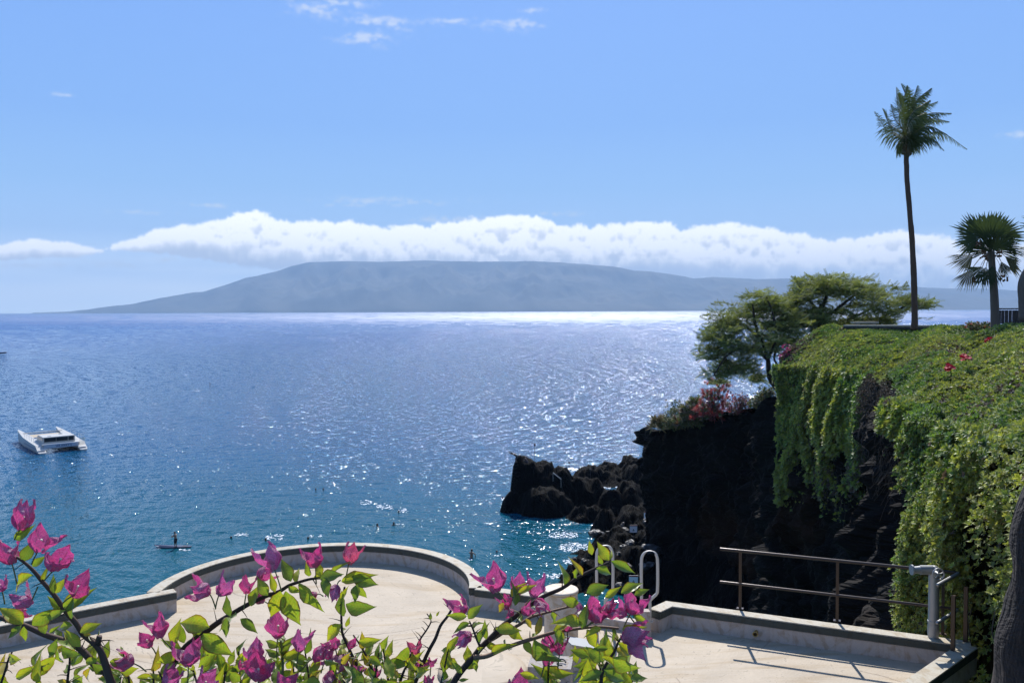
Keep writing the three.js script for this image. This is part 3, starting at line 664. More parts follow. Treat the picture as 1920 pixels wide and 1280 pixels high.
// ------------------------------------------------------------------ foliage
function leafShape(len, wid, segs = 3, fold = 0.25, droop = 0.2, peak = 0.5, tip = 1.2, rows = 2) {  // a folded, bent leaf along +y, facing +z
  const pos = [], uv = [], idx = [];
  for (let i = 0; i <= segs; i++) {
    const t = i / segs, w = wid * 0.5 * Math.pow(Math.sin(Math.PI * Math.pow(t, Math.log(0.5) / Math.log(peak))), tip) + (i === 0 ? wid * 0.04 : 0), y = t * len, z = -droop * len * t * t;
    pos.push(-w, y, z + w * fold, 0, y, z, w, y, z + w * fold);
    uv.push(0, t, 0.5, t, 1, t);
  }
  for (let i = 0; i < segs; i++) { const a = i * 3; idx.push(a, a + 1, a + 3, a + 1, a + 4, a + 3, a + 1, a + 2, a + 4, a + 2, a + 5, a + 4); }
  return geo(pos, uv, idx);
}
function rosette(n, len, wid, seed, spread = 1.0) {
  const r = rng(seed), l = [];
  for (let i = 0; i < n; i++) { const g = leafShape(len * lerp(0.7, 1.1, r()), wid * lerp(0.8, 1.15, r()), 3, 0.3, lerp(0.05, 0.35, r()), 0.66, 0.8); g.rotateX(-spread * lerp(0.35, 1.25, r())).rotateY(i * 2.4 + r() * 0.5); l.push(g); }
  return merged(l);
}
const rosettes = [rosette(12, 0.105, 0.044, 1), rosette(10, 0.095, 0.036, 2, 0.8), rosette(14, 0.11, 0.040, 3, 1.15)];
const foliageMat = new THREE.MeshPhysicalMaterial({ color: C(1, 1, 1), roughness: 0.92, transmission: 0.45, thickness: 0, side: THREE.DoubleSide, clearcoat: 0.35, clearcoatRoughness: 0.38 });
const dryMat = new THREE.MeshPhysicalMaterial({ color: C(1, 1, 1), roughness: 0.95, transmission: 0.25, thickness: 0, side: THREE.DoubleSide });
const GREEN = [[0.150, 0.235, 0.022], [0.090, 0.170, 0.018], [0.250, 0.290, 0.028], [0.340, 0.340, 0.050], [0.060, 0.125, 0.016]];
function green(r, x, y, z, dry = 0) {
  const n = 0.5 + 0.9 * fbm(x * 0.28, y * 0.28, z * 0.28, 3) + (r() - 0.5) * 0.5, k = clamp(n) * 3.99, i = Math.floor(k), a = GREEN[i], b = GREEN[Math.min(4, i + 1)], f = (k - i) * 0.6, v = lerp(0.8, 1.6, r());
  if (r() < dry) return C(0.10 * v, 0.065 * v, 0.035 * v);
  return C(lerp(a[0], b[0], f) * v, lerp(a[1], b[1], f) * v, lerp(a[2], b[2], f) * v);
}
// picks a place along the rim, evenly by length
const rimLen = []; { let c = 0; for (let i = 0; i < 200; i++) { c += rimT(i / 200).distanceTo(rimT((i + 1) / 200)); rimLen.push(c); } }
const rimPick = (r) => { const k = r() * rimLen[199], i = rimLen.findIndex((v) => v >= k); return (i + r()) / 200; };
const pixelOf = (p) => { const q = p.clone().applyMatrix4(camera.matrixWorldInverse); return [W / 2 + q.x / -q.z * F, H / 2 - q.y / -q.z * F, -q.z]; };
camera.matrixWorldInverse.copy(camera.matrixWorld).invert();
const X1 = V(1, 0, 0), Y1 = V(0, 1, 0);
const quatTo = (n, spin) => new THREE.Quaternion().setFromUnitVectors(Y1, n).multiply(new THREE.Quaternion().setFromAxisAngle(Y1, spin));
// hanging curtains: s range along the rim and how far down they reach, by the height where they end
const rimUV = []; for (let i = 0; i <= 200; i++) rimUV.push([pixelOf(rimT(i / 200))[0], i / 200]);
const sOf = (u) => { for (let i = 1; i < rimUV.length; i++) if (rimUV[i][0] >= u) return rimUV[i][1]; return 1; };
function curtain(s, drop) {                                           // a point of the draped surface
  const p = rimT(s), o = outward(s), b = 0.15 + 1.15 * Math.max(0, fbm(s * 26, drop * 0.30, 2, 3) + 0.18) + 0.35 * Math.sin(Math.min(1, drop / 3) * Math.PI * 0.5) - drop * 0.03;
  p.addScaledVector(o, b); p.y -= drop;
  return [p, o];
}
function hang(name, label, u0, u1, ends, n, seed, dryAt, size, gap) {
  const extra = [[], [], []], r = rng(seed), t = thing(name, label, 'vine'), lots = [[], [], []], cols = [[], [], []], sa = sOf(u0), sb = sOf(u1);
  const len = []; let c = 0; for (let i = 0; i < 60; i++) { c += rimT(lerp(sa, sb, i / 60)).distanceTo(rimT(lerp(sa, sb, (i + 1) / 60))); len.push(c); }
  const floorAt = (s) => { const q = rimT(s), [u, , d] = pixelOf(q), v = piece(ends, u); return Math.max(0.3, q.y - at(u, v, d).y); };
  // added near-black sheet behind the leaves, blocking light to stand for inner shade
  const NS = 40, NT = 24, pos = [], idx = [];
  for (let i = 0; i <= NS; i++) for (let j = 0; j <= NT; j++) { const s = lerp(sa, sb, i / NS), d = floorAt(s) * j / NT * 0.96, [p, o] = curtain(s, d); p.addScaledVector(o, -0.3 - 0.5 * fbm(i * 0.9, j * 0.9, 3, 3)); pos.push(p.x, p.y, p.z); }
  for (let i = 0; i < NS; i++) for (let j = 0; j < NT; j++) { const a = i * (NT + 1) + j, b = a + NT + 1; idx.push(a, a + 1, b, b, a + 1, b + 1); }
  mesh('stems', geo(pos, null, idx), M.woodAndShade, t);  // the shade backing sheet, not separate stems
  for (let k = 0; k < n; k++) {
    const q = r() * c, i = len.findIndex((v) => v >= q), s = lerp(sa, sb, (i + r()) / 60), L = floorAt(s), w = Math.pow(r(), 0.9);
    let d = w * L * (1 + 0.16 * N3(s * 60, 3, 1) - 0.25 * Math.max(0, N3(s * 130, 9, 1))) - 0.1;
    if (gap && gap(s, d, L, r)) continue;
    if (w > 0.75 && r() < (w - 0.75) * 2.6) continue;
    const hole = fbm(s * 40, d * 0.6, seed, 3); if (seed !== 103 ? hole < -0.12 || (hole < -0.02 && r() < 0.5) : hole < -0.16 && r() < 0.85) continue;
    const [p, o] = curtain(s, d);
    p.addScaledVector(o, (r() - 0.35) * 0.34).add(V((r() - 0.5) * 0.25, (r() - 0.5) * 0.25, (r() - 0.5) * 0.25));
    const nn = o.clone().multiplyScalar(0.8).add(V((r() - 0.5) * 1.1, 0.15 + r() * 0.9, (r() - 0.5) * 1.1)).normalize(), v = Math.floor(r() * 3);
    lots[v].push(xform(p, quatTo(nn, r() * 6.3), size(p) * lerp(0.65, 1.35, r()) * lerp(0.7, 1.35, smooth(-0.3, 0.3, fbm(s * 14, d * 0.22, seed + 5, 2)))));
    cols[v].push(green(r, p.x, p.y, p.z, dryAt ? dryAt(s, d, L) : 0.02));
  }
  lots.forEach((l, v) => instanced('foliage', rosettes[v], foliageMat, l, cols[v], t, 'stuff'));
  // trailing runners that hang clear of the mass, and bare old stems across it
  const run = [];
  for (let k = 0; k < 90; k++) {
    const s = lerp(sa, sb, r()), L = floorAt(s), d0 = k < 55 ? L * lerp(0.72, 1.0, r()) : L * r() * 0.8, [p, o] = curtain(s, d0), len = lerp(0.5, 1.7, r()), q = [];
    p.addScaledVector(o, k < 55 ? -0.1 : 0.12);
    for (let i = 0; i < 4; i++) q.push(p.clone().add(V((r() - 0.5) * 0.25 * i, -len * i / 3, (r() - 0.5) * 0.25 * i)));
    run.push(limb(q, [0.012, 0.005], 4, 0, 2));
    for (let i = 1; i < 4 && k < 55; i++) { const v = Math.floor(r() * 3); extra[v].push([xform(q[i], quatTo(V(r() - 0.5, 0.4, r() - 0.5).normalize(), r() * 6), size(p) * lerp(0.5, 0.95, r())), green(r, p.x, p.y, p.z, 0.1)]); }
  }
  mesh('runners', merged(run), M.twig, t, 'stuff');
  extra.forEach((l, v) => l.length && instanced('foliage', rosettes[v], foliageMat, l.map((e) => e[0]), l.map((e) => e[1]), t, 'stuff'));
  return t;
}
M.twig = std(0.085, 0.072, 0.060, 0.9);
M.woodAndShade = new THREE.MeshPhysicalMaterial({ color: C(0.008, 0.009, 0.005), roughness: 1, specularIntensity: 0.05, side: THREE.DoubleSide });  // near-black: shrub wood and stalks, and painted shade behind the vines
const sizeBy = (p) => lerp(0.92, 1.65, smooth(12, 45, -p.z));
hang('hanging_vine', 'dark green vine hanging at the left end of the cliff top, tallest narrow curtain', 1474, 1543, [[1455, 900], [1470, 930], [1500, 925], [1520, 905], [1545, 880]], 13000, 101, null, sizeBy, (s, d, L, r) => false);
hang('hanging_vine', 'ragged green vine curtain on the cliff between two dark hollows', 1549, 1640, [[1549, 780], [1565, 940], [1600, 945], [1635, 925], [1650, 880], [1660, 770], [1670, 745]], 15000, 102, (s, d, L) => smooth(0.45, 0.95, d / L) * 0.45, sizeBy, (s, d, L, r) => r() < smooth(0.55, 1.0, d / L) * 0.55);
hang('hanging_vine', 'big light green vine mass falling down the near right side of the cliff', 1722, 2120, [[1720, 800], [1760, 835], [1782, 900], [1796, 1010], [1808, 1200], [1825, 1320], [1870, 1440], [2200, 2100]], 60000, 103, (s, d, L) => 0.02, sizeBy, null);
// slope on top of the plateau
{
  const r = rng(205), lots = [[], [], []], cols = [[], [], []];
  for (let k = 0; k < 70000; k++) {
    const s = rimPick(r), t = Math.pow(r(), 1.0) * 1.15 - 0.03, p = topPoint(s, t), far = smooth(20, 45, -p.z);
    const lawn = smooth(0.62, 0.8, t) * smooth(1560, 1640, pixelOf(p)[0]);
    if (r() < lawn * 0.35) continue;
    const lump = fbm(p.x * 0.55, 3, p.z * 0.55, 3), dry = clamp(smooth(0.02, 0.30, fbm(p.x * 0.24 + 8, 6, p.z * 0.24, 3)) * (1 - lawn) * (0.25 + 0.45 * (1 - smooth(1600, 1720, pixelOf(p)[0]))) + 0.02);
    p.y += 0.05 + Math.max(-0.15, lump) * 0.7 * (1 - lawn) + (r() - 0.5) * 0.16;
    p.x += (r() - 0.5) * 0.2; p.z += (r() - 0.5) * 0.2;
    const nn = V((r() - 0.5) * 1.2 - 0.2, 0.9, (r() - 0.5) * 1.2 + 0.25).normalize(), v = Math.floor(r() * 3);
    lots[v].push(xform(p, quatTo(nn, r() * 6.3), lerp(1.1, 1.5, far) * lerp(0.7, 1.3, r()) * lerp(1, 0.75, lawn)));
    const c = green(r, p.x, p.y, p.z, dry);
    if (lawn > 0.3) c.lerp(C(0.130, 0.220, 0.022), 0.6);
    cols[v].push(c);
  }
  const g = thing('ground_cover', 'bright green leafy ground cover over the top of the cliff', 'ground cover');
  g.userData.kind = 'stuff';
  lots.forEach((l, v) => instanced('foliage', rosettes[v], foliageMat, l, cols[v], g, 'stuff'));
}
// dead twigs over the dark hollow
function twigs(t, pts, n, seed, len, mat, name = 'twigs') {
  const r = rng(seed), l = [];
  for (let k = 0; k < n; k++) {
    const p = pts(r), a = V((r() - 0.5), -0.2 - r() * 0.8, (r() - 0.5)).normalize(), q = p.clone().addScaledVector(a, len * lerp(0.5, 1.3, r())), m = p.clone().lerp(q, 0.5).add(V((r() - 0.5) * 0.3, (r() - 0.3) * 0.3, (r() - 0.5) * 0.3));
    l.push(limb([p, m, q], [0.012, 0.006], 3, 0, 2));
  }
  return mesh(name, merged(l), mat, t, 'stuff');
}
{
  const t = thing('dead_shrub', 'tangle of dry grey twigs hanging over the dark hollow in the cliff', 'dead shrub'), sa = sOf(1640), sb = sOf(1722);
  twigs(t, (r) => { const s = lerp(sa, sb, r()), [p, o] = curtain(s, Math.pow(r(), 1.5) * 3.2); p.addScaledVector(o, 0.1 - r() * 0.5); return p; }, 700, 9, 0.9, M.twig);
  const rr = rng(31), l = [], c = [];
  for (let k = 0; k < 700; k++) { const s = lerp(sa, sb, rr()), [p, o] = curtain(s, rr() * 1.6 - 0.2); p.addScaledVector(o, (rr() - 0.5) * 0.4); l.push(xform(p, quatTo(V(rr() - 0.5, 0.6, rr() - 0.5).normalize(), rr() * 6), sizeBy(p) * lerp(0.5, 0.9, rr()))); const v = lerp(0.6, 1.3, rr()); c.push(C(0.07 * v, 0.05 * v, 0.028 * v)); }
  instanced('dry_leaves', rosettes[1], dryMat, l, c, t, 'stuff');
}
// single red flowers standing out of the ground cover
{
  const petal = leafShape(0.10, 0.09, 4, 0.2, 0.35, 0.6, 0.7), fl = [];
  for (let i = 0; i < 5; i++) fl.push(petal.clone().rotateX(-0.9).rotateY(i * 1.2566));
  const head = merged(fl), red = leafMat(0.55, 0.008, 0.02, 0.35, 0.6);
  [[1855, 639, 33, 'red flower head standing highest on the green slope under the fan palm'], [1811, 671, 27, 'red flower head in the middle of the green slope'], [1783, 689, 26, 'red flower head lowest on the green slope, left of the other two']].forEach(([u, v, d, label], i) => {
    const p = at(u, v, d), t = thing('red_flower', label, 'flower', p), r = rng(40 + i);
    for (let k = 0; k < 9; k++) { const m = mesh('bloom', head, red, t); m.position.set((r() - 0.5) * 0.24, (r() - 0.5) * 0.16, (r() - 0.5) * 0.2); m.rotation.set(r(), r() * 6, r() - 0.5); }
    mesh('stalk', limb([V(0, -0.5, 0), V(0.03, -0.2, 0), V(0, 0.02, 0)], [0.012, 0.008], 5, 0, 2), M.woodAndShade, t);
  });
}
// shrubs along the lower cliff top and by the lawn
function shrub(name, label, cat, u, v, d, w, h, n, col, seed, opt = {}) {
  const base = at(u, v, d), t = thing(name, label, cat, base), r = rng(seed), lots = [], cols = [], st = [], s = d / F;
  const W2 = w * s / 2, Hh = h * s;
  for (let k = 0; k < (opt.stems ?? 9); k++) { const a = r() * 6.3, q = V(Math.cos(a) * W2 * 0.7 * r(), Hh * lerp(0.5, 0.9, r()), Math.sin(a) * W2 * 0.6 * r()); st.push(limb([V(q.x * 0.2, -0.2, q.z * 0.2), V(q.x * 0.6, q.y * 0.5, q.z * 0.6), q], [0.03, 0.01], 4, 0, 2)); }
  mesh('stems', merged(st), M.woodAndShade, t);
  for (let k = 0; k < n; k++) {
    const a = r() * 6.3, ph = Math.acos(1 - r() * 1.05), rad = Math.pow(r(), 0.45), lump = 1 + 0.35 * N3(Math.cos(a) * 2 + seed, ph * 2, Math.sin(a) * 2);
    const p = V(Math.sin(ph) * Math.cos(a) * W2 * rad * lump, Math.max(-0.1, Math.cos(ph)) * Hh * rad * lump, Math.sin(ph) * Math.sin(a) * W2 * 0.8 * rad * lump);
    const nn = p.clone().normalize().add(V((r() - 0.5), 0.3, (r() - 0.5))).normalize();
    lots.push(xform(p, quatTo(nn, r() * 6.3), (opt.size ?? 1.4) * lerp(0.7, 1.3, r())));
    const c = col[Math.floor(r() * col.length)], b = lerp(0.65, 1.3, r());
    cols.push(C(c[0] * b, c[1] * b, c[2] * b));
  }
  instanced('foliage', opt.geo ?? rosettes[seed % 3], opt.mat ?? foliageMat, lots, cols, t, 'stuff');
  return t;
}
const spike = (() => { const l = []; for (let i = 0; i < 9; i++) l.push(leafShape(0.34, 0.05, 3, 0.2, 0.35, 0.4, 0.6).rotateX(-0.2 - 0.5 * (i % 3) / 2).rotateY(i * 2.4)); return merged(l); })();
const REDS = [[0.42, 0.06, 0.045], [0.32, 0.05, 0.045], [0.18, 0.08, 0.04], [0.12, 0.11, 0.03], [0.24, 0.05, 0.05]], OLIVE = [[0.12, 0.16, 0.025], [0.08, 0.12, 0.02], [0.16, 0.17, 0.035], [0.22, 0.18, 0.05]];
shrub('grass_clump', 'dry straw coloured grass tuft on the far left corner of the lower cliff', 'grass', 1234, 802, 80, 26, 22, 40, [[0.30, 0.22, 0.08], [0.18, 0.15, 0.06]], 51, { geo: spike, size: 2.0, stems: 3, mat: dryMat });
shrub('shrub', 'low olive green shrub on the lower cliff left of the red one', 'shrub', 1268, 802, 79, 66, 46, 900, OLIVE, 52, { size: 1.7 });
shrub('shrub', 'tufted olive shrub with a few reddish leaves below the red shrub', 'shrub', 1300, 794, 77, 56, 44, 500, [...OLIVE, REDS[2]], 53, { geo: spike, size: 1.3 });
shrub('red_shrub', 'tall loose red leaved shrub on the lower cliff under the feathery tree', 'shrub', 1338, 784, 75, 78, 68, 420, [...REDS, REDS[0], REDS[1], OLIVE[1]], 54, { geo: spike, size: 1.15, stems: 26 });
shrub('red_shrub', 'low brick red shrub on the lower cliff nearest the vines', 'shrub', 1391, 775, 72, 52, 34, 520, [[0.25, 0.05, 0.035], [0.18, 0.05, 0.03], [0.12, 0.07, 0.03]], 55, { size: 1.6 });
shrub('shrub', 'small green shrub at the foot of the bent trunk beside the vines', 'shrub', 1436, 762, 66, 52, 34, 520, OLIVE, 56, { size: 1.6 });
shrub('magenta_shrub', 'magenta flowering shrub on the edge of the plateau beside the feathery tree', 'shrub', 1478, 690, 53.5, 34, 40, 330, [[0.55, 0.015, 0.16], [0.45, 0.02, 0.14], [0.30, 0.03, 0.09]], 57, { size: 1.2 });
shrub('flowering_hedge', 'low hedge with orange flowers left of the fan palm trunk', 'hedge', 1832, 630, 41.5, 66, 24, 1100, [...OLIVE, OLIVE[1], [0.05, 0.09, 0.018], [0.40, 0.085, 0.03]], 58, { size: 1.1 });
shrub('flowering_hedge', 'low hedge with orange flowers under the dark board fence', 'hedge', 1905, 632, 39, 74, 24, 1100, [...OLIVE, OLIVE[1], [0.55, 0.10, 0.035], [0.45, 0.08, 0.04]], 59, { size: 1.1 });
shrub('shrub', 'rounded brownish shrub at the left end of the long low kerb', 'shrub', 1592, 634, 51, 40, 22, 420, [...OLIVE, [0.12, 0.06, 0.025]], 60, { size: 1.3 });
{
  const r = rng(63), p0 = at(1450, 775, 63);
}
// the pale kerb along the back of the lawn and the flat slab on it
{
  const a = at(1585, 610, 51), b = at(1802, 611.5, 45.5), t = thing('low_kerb', 'long pale low kerb along the far edge of the lawn', 'kerb'), d = b.clone().sub(a), L = d.length(), n = 9;
  const q = new THREE.Quaternion().setFromUnitVectors(X1, d.clone().normalize());
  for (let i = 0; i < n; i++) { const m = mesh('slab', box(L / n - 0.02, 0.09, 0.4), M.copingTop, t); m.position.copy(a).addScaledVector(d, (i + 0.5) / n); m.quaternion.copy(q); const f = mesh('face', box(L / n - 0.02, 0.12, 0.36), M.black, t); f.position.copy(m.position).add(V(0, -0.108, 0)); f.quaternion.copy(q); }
  const c = at(1622, 604.5, 52.5), e = thing('stone_bench', 'pale flat slab lying behind the left end of the long kerb', 'bench', c, 0.05);
  mesh('seat', box(1.55, 0.12, 0.5), M.copingTop, e); mesh('leg', box(0.2, 0.35, 0.4, -0.5, -0.24, 0), M.concrete, e); mesh('leg', box(0.2, 0.35, 0.4, 0.5, -0.24, 0), M.concrete, e);
}
// dark board fence at the right edge
{
  const a = at(1864, 606, 40), b = at(1990, 606, 36), t = thing('board_fence', 'dark brown fence of upright boards behind the fan palm trunk', 'fence'), d = b.clone().sub(a), L = Math.hypot(d.x, d.z), q = Q(0, Math.atan2(-d.z, d.x), 0), hh = 28 * 39 / F, M2 = std(0.030, 0.020, 0.016, 0.7);
  const dir = V(d.x / L, 0, d.z / L), n = 17, r = rng(5);
  for (let i = 0; i < n; i++) { const m = mesh('board', box(L / n * lerp(0.72, 0.92, r()), hh - 0.06, 0.03), M2, t); m.position.copy(a).addScaledVector(dir, (i + 0.5) * L / n).add(V(0, hh / 2 - 0.04, 0)); m.quaternion.copy(q); }
  const top = mesh('rail', box(L, 0.06, 0.12), M2, t); top.position.copy(a).addScaledVector(dir, L / 2).add(V(0, hh - 0.005, 0)); top.quaternion.copy(q);
  const ps = mesh('post', box(0.1, hh + 0.02, 0.1), std(0.16, 0.09, 0.07, 0.7), t); ps.position.copy(a).addScaledVector(dir, -0.05).add(V(0, hh / 2, 0)); ps.quaternion.copy(q);
}

// ------------------------------------------------------------------ trees
M.bark = std(0.040, 0.030, 0.022, 0.9, { bumpMap: rockBump, bumpScale: 0.03 });
M.palmBark = std(0.105, 0.058, 0.036, 0.85, { bumpMap: rockBump, bumpScale: 0.02 });
M.greyBark = std(0.15, 0.115, 0.090, 0.85, { bumpMap: rockBump, bumpScale: 0.02 });
const feather = (() => {                                              // a feathery leaf: a thin stalk with pairs of fine leaflets
  const l = [], r = rng(3);
  for (let k = 0; k < 14; k++) for (const s of [-1, 1]) l.push(new THREE.PlaneGeometry(0.085, 0.018).translate(0.045, 0, 0).rotateZ(lerp(0.2, 0.8, k / 14)).rotateY(s > 0 ? 0.25 : Math.PI - 0.25).translate(0, 0.03 + k * 0.034, -0.22 * (k / 14) * (k / 14)));
  l.push(new THREE.PlaneGeometry(0.008, 0.42).translate(0, 0.21, 0));
  return merged(l);
})();
const kiaweMat = new THREE.MeshPhysicalMaterial({ color: C(1, 1, 1), roughness: 0.95, transmission: 0.45, thickness: 0, side: THREE.DoubleSide });
function featherTree(label, D, trunk, limbs, blobs, seed, tufts) {
  const r = rng(seed), t = thing('feathery_tree', label, 'tree');
  const P = (u, v, dz = 0) => at(u, v, D + dz);
  const tr = mesh('trunk', limb(trunk.pts.map((p) => P(...p)), trunk.r, 8, 0.25, 4), M.bark, t);
  for (const l of limbs) mesh('limb', limb(l.map((p) => P(...p)), [0.13, 0.09, 0.045], 6, 0.25, 4), M.bark, t);
  const lots = [], cols = [], tw = [], all = limbs.flat().map((p) => P(...p));
  const total = blobs.reduce((a, b) => a + b[2] * b[2], 0);
  for (const [u, v, rad, dz = 0] of blobs) {
    const c = P(u, v, dz), R = rad * 1.18 * D / F, n = Math.round(tufts * rad * rad / total);
    let near = all[0]; for (const q of all) if (q.distanceTo(c) < near.distanceTo(c)) near = q;
    for (let k = 0; k < n; k++) {
      const d = V(r() - 0.5, r() - 0.5, r() - 0.5).normalize(), rr = R * Math.pow(r(), 0.6) * (1 + 0.6 * N3(d.x * 2 + u, d.y * 2, d.z * 2));
      const p = c.clone().add(V(d.x * rr * 1.12, d.y * rr * 0.72, d.z * rr * 1.3));
      if (fbm(p.x * 0.55, p.y * 1.5, p.z * 0.55, 3) < -0.09 && r() < 0.9) continue;
      if (k % 4 === 0) { const q = near.clone().lerp(c, 0.35 + 0.3 * r()); tw.push(limb([q, q.clone().lerp(p, 0.5).add(V(0, 0.18, 0)), p], [0.022, 0.006], 3, 0, 2)); }
      // a tuft: sprays fanning out flat and drooping at their ends, blown to the right
      const out = p.clone().sub(c).setY(0).normalize();
      const m = 9 + Math.floor(r() * 6), shade = lerp(0.75, 1.25, r());
      for (let j = 0; j < m; j++) {
        const dir = V(out.x + (r() - 0.5) * 2.0 + 0.25, 0.1 + (r() - 0.45) * 0.9, out.z + (r() - 0.5) * 2.0).normalize(), q = p.clone().add(V((r() - 0.5) * 0.95, (r() - 0.5) * 0.2, (r() - 0.5) * 0.95));
        lots.push(xform(q, quatTo(dir, r() * 6.3), lerp(0.6, 1.2, r())));
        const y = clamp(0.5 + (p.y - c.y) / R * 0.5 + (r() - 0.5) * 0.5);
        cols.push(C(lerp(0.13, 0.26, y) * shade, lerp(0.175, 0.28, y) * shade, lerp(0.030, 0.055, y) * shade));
      }
    }
  }
  mesh('twigs', merged(tw), M.bark, t, 'stuff');
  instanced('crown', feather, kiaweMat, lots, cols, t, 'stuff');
  return t;
}
featherTree('leaning feathery green tree on the lower cliff with its bare forked trunk showing', 59,
  { pts: [[1478, 762], [1458, 730], [1443, 706], [1441, 688], [1440, 670]], r: [0.22, 0.19, 0.16, 0.15] },
  [[[1440, 675], [1418, 655, -1], [1392, 652, -1.5], [1362, 668, -2], [1338, 705, -2]], [[1440, 672], [1428, 640], [1402, 615, 1], [1368, 603, 1], [1338, 600, 0]], [[1441, 672], [1456, 632, -1], [1450, 590, -1], [1438, 556, -1]], [[1470, 718], [1465, 695, 1], [1452, 670, 1.5], [1470, 630, 2], [1488, 590, 2]], [[1428, 640], [1415, 600, -1], [1412, 570, -2]]],
  [[1366, 602, 36], [1345, 632, 26, -1], [1392, 640, 40, -1], [1400, 590, 34, 2], [1432, 566, 34], [1462, 575, 34, 1], [1450, 610, 40], [1425, 630, 34, -2], [1468, 640, 30, 2], [1362, 682, 26, -1], [1392, 690, 24], [1345, 704, 17, -1], [1412, 708, 15, 1], [1478, 605, 30, 2], [1346, 718, 9], [1330, 655, 16], [1338, 672, 16, -1], [1380, 665, 26, -1], [1420, 660, 26, 1]], 301, 950);
featherTree('broad feathery green tree behind the hedge, left of the tall coconut palm', 61,
  { pts: [[1535, 660], [1540, 620], [1538, 590], [1542, 570]], r: [0.25, 0.2, 0.17] },
  [[[1540, 590], [1520, 565], [1505, 548], [1498, 535]], [[1541, 580], [1552, 550, 1], [1556, 528, 1], [1560, 516, 1]], [[1541, 600], [1575, 575, -1], [1600, 555, -1], [1622, 540, -1]], [[1640, 606, 1], [1662, 590, 1], [1690, 578, 1], [1712, 566, 0], [1732, 566, 0]], [[1560, 610], [1600, 595, 1], [1640, 575, 1], [1668, 555, 1]]],
  [[1505, 560, 32], [1525, 540, 28, 1], [1552, 530, 24], [1580, 545, 30, -1], [1612, 540, 24], [1545, 575, 38, 1], [1590, 580, 36], [1635, 545, 22, 1], [1640, 580, 30, -1], [1672, 548, 20], [1688, 562, 22, 1], [1714, 566, 17], [1734, 572, 11], [1510, 600, 34, -1], [1560, 610, 32], [1610, 608, 28, 1], [1715, 590, 12, 1], [1655, 600, 20]], 302, 1250);

// coconut palm
function frond(pts, len, sweepDir, r, droop) {                        // rachis through pts with hanging leaflets blown along sweepDir
  const c = new THREE.CatmullRomCurve3(pts), n = 54, pos = [], idx = [], stalk = limb(pts, [0.035, 0.022, 0.008], 5, 0, 4);
  for (let i = 3; i < n; i++) for (const s of [-1, 1]) {
    const t = i / n, p = c.getPoint(t), tan = c.getTangent(t), side = new THREE.Vector3().crossVectors(tan, UP).normalize().multiplyScalar(s), L = len * Math.sin(Math.PI * Math.min(1, 0.14 + t * 0.84)) * lerp(0.8, 1.1, r()) * 0.95;
    const d = tan.clone().multiplyScalar(0.35 + 0.5 * t).addScaledVector(side, 0.5).addScaledVector(UP, -droop * lerp(0.5, 1.1, r())).addScaledVector(sweepDir, 0.55).normalize(), q1 = p.clone().addScaledVector(d, L * 0.5), q2 = p.clone().addScaledVector(d.clone().addScaledVector(UP, -0.35).normalize(), L), w = tan.clone().multiplyScalar(0.023);
    const k = pos.length / 3;
    pos.push(...p.clone().add(w).toArray(), ...p.clone().sub(w).toArray(), ...q1.clone().add(w).toArray(), ...q1.clone().sub(w).toArray(), ...q2.toArray());
    idx.push(k, k + 1, k + 2, k + 1, k + 3, k + 2, k + 2, k + 3, k + 4);
  }
  return [stalk, geo(pos, null, idx)];
}
